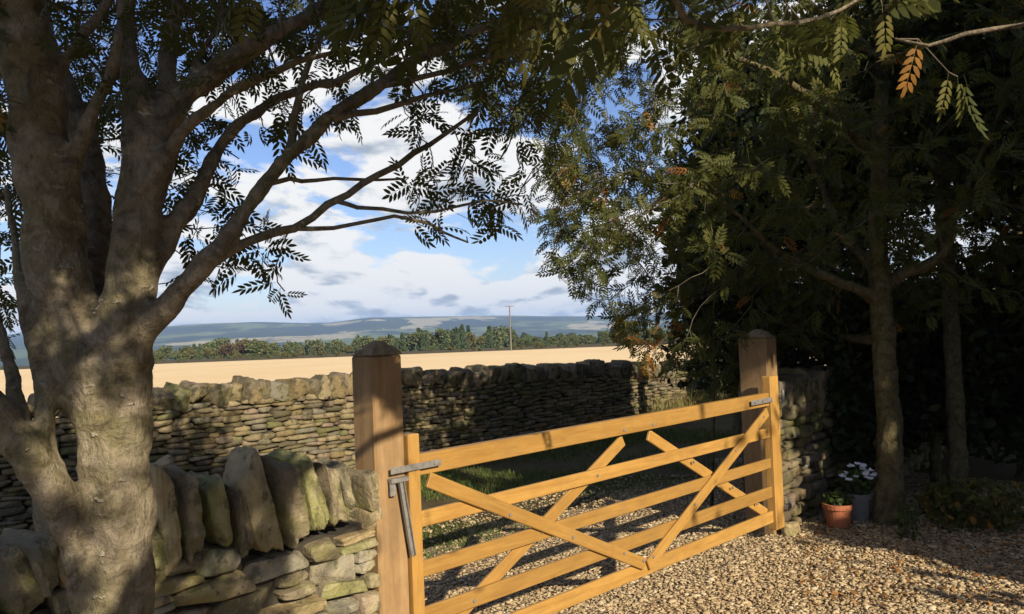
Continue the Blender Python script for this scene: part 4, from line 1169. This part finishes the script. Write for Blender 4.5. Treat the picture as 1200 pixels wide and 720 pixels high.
leaves('blossom', cs, axs, np.tile([0, -.4, 1.0], (len(cs), 1)) + rand_dirs(len(cs), r) * .2, r.uniform(.025, .04, len(cs)), r.random(len(cs)), M['petal'], e, SIMPLE)
gpos = p1.location
bushy('pot_plant', 'plant', 'low green plant growing in the terracotta pot', (gpos[0], gpos[1], .17), (.12, .1, .06), 90, 43, (.04, .07), M['leaf_pot'])
g = ground_at(1063, 632); bushy('weed', 'weed', 'small straggly weed at the foot of the slim rowan', (g[0], g[1], 0), (.10, .10, .13), 120, 44, (.03, .06), M['leaf_pot'])
g = ground_at(1178, 640); bushy('low_shrub', 'shrub', 'low shrub in deep shade at the right edge of the gravel', (g[0] + .1, g[1] + .5, 0), (.48, .4, .2), 900, 45, (.04, .08), M['leaf'])
g = ground_at(1140, 625); bushy('low_shrub', 'shrub', 'small shrub in shade between the thin tree and the low edge shrub', (g[0] + .1, g[1] + .5, 0), (.25, .25, .13), 350, 46, (.04, .07), M['leaf'])

# ------------------------------------------------------------------ across the field
z = lambda x, y: float(height(np.array([x]), np.array([y]))[0])
p = at(599, 410, 158.0); gz = z(p[0], p[1])
up = empty('utility_pole', (p[0], p[1], gz)); tag(up, 'lone wooden utility pole with crossarm standing in the stubble field', 'utility pole')
H_ = 8.9
mb = MB(); mb.tube((0, 0, -.3), (0, 0, H_), .17, .12, 10); mb.build('pole', M['pole'], up)
mb = MB(); mb.box((0, -.16, H_ - .25), (1.7, .12, .14)); ca_o = mb.build('crossarm', M['pole'], up)
for q in (-.75, 0, .75):
    mb = MB(); mb.tube((q, -.16, H_ - .18), (q, -.16, H_ + .02), .05, .07, 8); mb.build('insulator', M['ceramic'], ca_o)

def far_tree_proto(kind, seed):
    r = np.random.default_rng(seed); n = 900
    if kind == 'conifer':
        zq = r.random(n) ** 1.3; rad = (1 - zq) * .30 * np.sqrt(r.random(n)) + .02
        a = r.uniform(0, 6.28, n); C = np.stack([rad * np.cos(a), rad * np.sin(a), .06 + zq * .94], 1)
    else:
        cl = rand_dirs(16, r) * (r.random(16) ** .5)[:, None] * [.36, .36, .30] + [0, 0, .58]
        k = r.integers(0, 16, n); C = cl[k] + rand_dirs(n, r) * (r.random(n) ** .4)[:, None] * .19
        C[:, 2] = np.maximum(C[:, 2], .06)
    V0, F3, F4 = SIMPLE; m = 6
    a = rand_dirs(n, r); b = np.cross(a, rand_dirs(n, r)); b /= np.linalg.norm(b, axis=1)[:, None]; s_ = r.uniform(.07, .13, n)
    V = C[:, None] + s_[:, None, None] * (V0[None, :, 0:1] * a[:, None] + V0[None, :, 1:2] * 1.6 * b[:, None])
    off = (np.arange(n) * m)[:, None, None]
    tv = V.reshape(-1, 3); f3 = (F3[None] + off).reshape(-1, 3); f4 = (F4[None] + off).reshape(-1, 4)
    # trunk as a thin four-sided taper inside the crown
    kk = len(tv); tvv = np.array([[.02, .02, -.1], [-.02, .02, -.1], [-.02, -.02, -.1], [.02, -.02, -.1], [0, 0, .8]])
    tf = np.array([[kk, kk + 1, kk + 4], [kk + 1, kk + 2, kk + 4], [kk + 2, kk + 3, kk + 4], [kk + 3, kk, kk + 4]])
    return np.vstack([tv, tvv]), [np.vstack([f3, tf]), f4], np.concatenate([np.repeat(r.random(n), m), np.zeros(5)])
M['far_conifer'] = mat_leaf('far_conifer', [(0, (.045, .07, .035)), (1, (.09, .12, .055))], .1, .8, .1)
M['far_broad'] = mat_leaf('far_broadleaf', [(0, (.075, .095, .04)), (1, (.14, .155, .065))], .15, .8, .1)
M['far_red'] = mat_leaf('far_copper', [(0, (.075, .055, .035)), (1, (.13, .09, .055))], .1, .8, .1)
M['far_olive'] = mat_leaf('far_olive', [(0, (.10, .10, .04)), (1, (.155, .145, .06))], .15, .8, .1)
protos = {}
for kind, mt in (('conifer', 'far_conifer'), ('broad', 'far_broad'), ('copper', 'far_red'), ('olive', 'far_olive')):
    protos[kind] = []
    for q in range(2):
        V, F, ti = far_tree_proto(kind, 300 + q + len(kind)); me = np_mesh('far_' + kind, V, F, tint=ti); me.materials.append(M[mt]); protos[kind].append(me)
FT = {'conifer': ('conifer_tree', 'dark pointed conifer in the belt beyond the stubble field'), 'broad': ('broadleaf_tree', 'round green tree in the belt beyond the stubble field'),
      'copper': ('copper_tree', 'reddish brown rounded tree beyond the field, seen between rowan trunk and latch post'), 'olive': ('olive_bush', 'yellowish green bush along the far edge of the stubble field')}
def tops(px): return np.interp(px, [150, 230, 245, 300, 312, 420, 440, 500, 540, 590, 610, 690, 800], [6, 5, -1, -2, 5, 4, 2, 0, -3, -2, 9, 10, 6])
r = np.random.default_rng(77)
spec = []
for q in range(280):
    px = r.uniform(150, 840); Yd = r.uniform(215, 360)
    kind = 'conifer' if (425 < px < 600 and r.random() < .6) or r.random() < .15 else ('olive' if r.random() < .3 else 'broad')
    spec.append((px, Yd, kind, tops(px) + r.normal(4.2, 3.0) + (5 if kind == 'olive' else 0)))
for q in range(60):
    spec.append((r.uniform(150, 840), r.uniform(169, 190), 'olive' if r.random() < .5 else 'broad', r.uniform(17, 22)))
spec += [(265, 222, 'copper', 3), (286, 220, 'copper', 2.0), (276, 212, 'olive', 13)]
for (px, Yd, kind, top) in spec:
    hz = 384.4 - (px - 600) * .0386
    p = at(px, hz, Yd); gz = z(p[0], p[1])
    hh = EYE - gz - top * Yd / FPX
    if hh < .7: continue
    wd = hh * (r.uniform(.7, .9) if kind == 'conifer' else r.uniform(1.0, 1.5))
    nm, lab = FT[kind]
    o = bpy.data.objects.new(nm, protos[kind][r.integers(0, 2)]); COL.objects.link(o)
    o.location = (p[0], p[1], gz - .1); o.rotation_euler = (0, 0, r.uniform(0, 6.28)); o.scale = (wd, wd, hh)
    tag(o, lab, 'tree', {'conifer': 'conifers beyond the field', 'broad': 'round trees beyond the field', 'copper': 'copper trees beyond the field', 'olive': 'bushes along the field edge'}[kind])

# far woodland on the valley floor: one mass
n = 15000
Yd = 380 + 1500 * r.random(n) ** 1.5; pxw = r.uniform(60, 1000, n); Xw = (pxw - 600) / FPX * Yd
gz = height(Xw, Yd); wv = wav(Xw, Yd, 130, 9)
keep = wv > -.15
Xw, Yd, gz = Xw[keep], Yd[keep], gz[keep]; n = len(Xw)
V, F = scatter_blobs(np.stack([Xw, Yd, gz + r.uniform(2, 5, n)], 1), r.uniform(3.0, 5.5, n), 1.1, 5)
t = NT('far_wood'); rnd = t.n('ShaderNodeNewGeometry').outputs['Random Per Island']
t.bsdf(t.mix(t.ramp(t.noise(t.coord('Object'), .8, 5, .7), [(.35, 0), (.65, 1)]), t.ramp(rnd, [(0, (.03, .05, .02)), (.6, (.055, .075, .03)), (1, (.09, .10, .04))]), (.02, .03, .013)), .95, spec=.05)
tag(link('woodland', np_mesh('woodland', V, F), t.m), 'far woodland filling the valley below the hills', 'woodland', kind='stuff')

# white farm houses far down the valley
for k, (px, py, lab) in enumerate([(657, 389.5, 'tiny white farmhouse on the valley side, left one of the pair right of the pole'), (662, 389.2, 'tiny white farmhouse on the valley side, right one of the pair right of the pole')]):
    Yd = 1900.0 + 60 * k; p = at(px, py, Yd); gz = z(p[0], p[1])
    hz = max(gz - 1, p[2] - 5)
    e = empty('farmhouse', (p[0], p[1], gz)); tag(e, lab, 'house', 'white farmhouses far down the valley')
    e.rotation_euler = (0, 0, .3 * k)
    mb = MB(); mb.box((0, 0, 2.6), (11, 7, 6.4)); mb.build('wall', M['whitewash'], e)
    mb = MB(); mb.add(np.array([[-5.8, -3.9, 5.8], [5.8, -3.9, 5.8], [5.8, 3.9, 5.8], [-5.8, 3.9, 5.8], [-5.8, 0, 8.6], [5.8, 0, 8.6]]), [(0, 1, 5, 4), (2, 3, 4, 5), (0, 4, 3), (1, 2, 5), (0, 3, 2, 1)]); mb.build('roof', M['slate'], e)

# ------------------------------------------------------------------ the air
mb = MB(); mb.box((0, 0, 45), (16400, 16400, 210))
t = NT('haze_air')
pv = t.n('ShaderNodeVolumePrincipled', {'Color': (.40, .60, 1.0, 1), 'Density': 1.35e-4, 'Anisotropy': 0.0})
t.t.links.new(pv.outputs[0], t.out.inputs['Volume'])
hz_ = mb.build('haze', t.m); tag(hz_, 'thin blue haze over the valley', 'haze', kind='stuff')
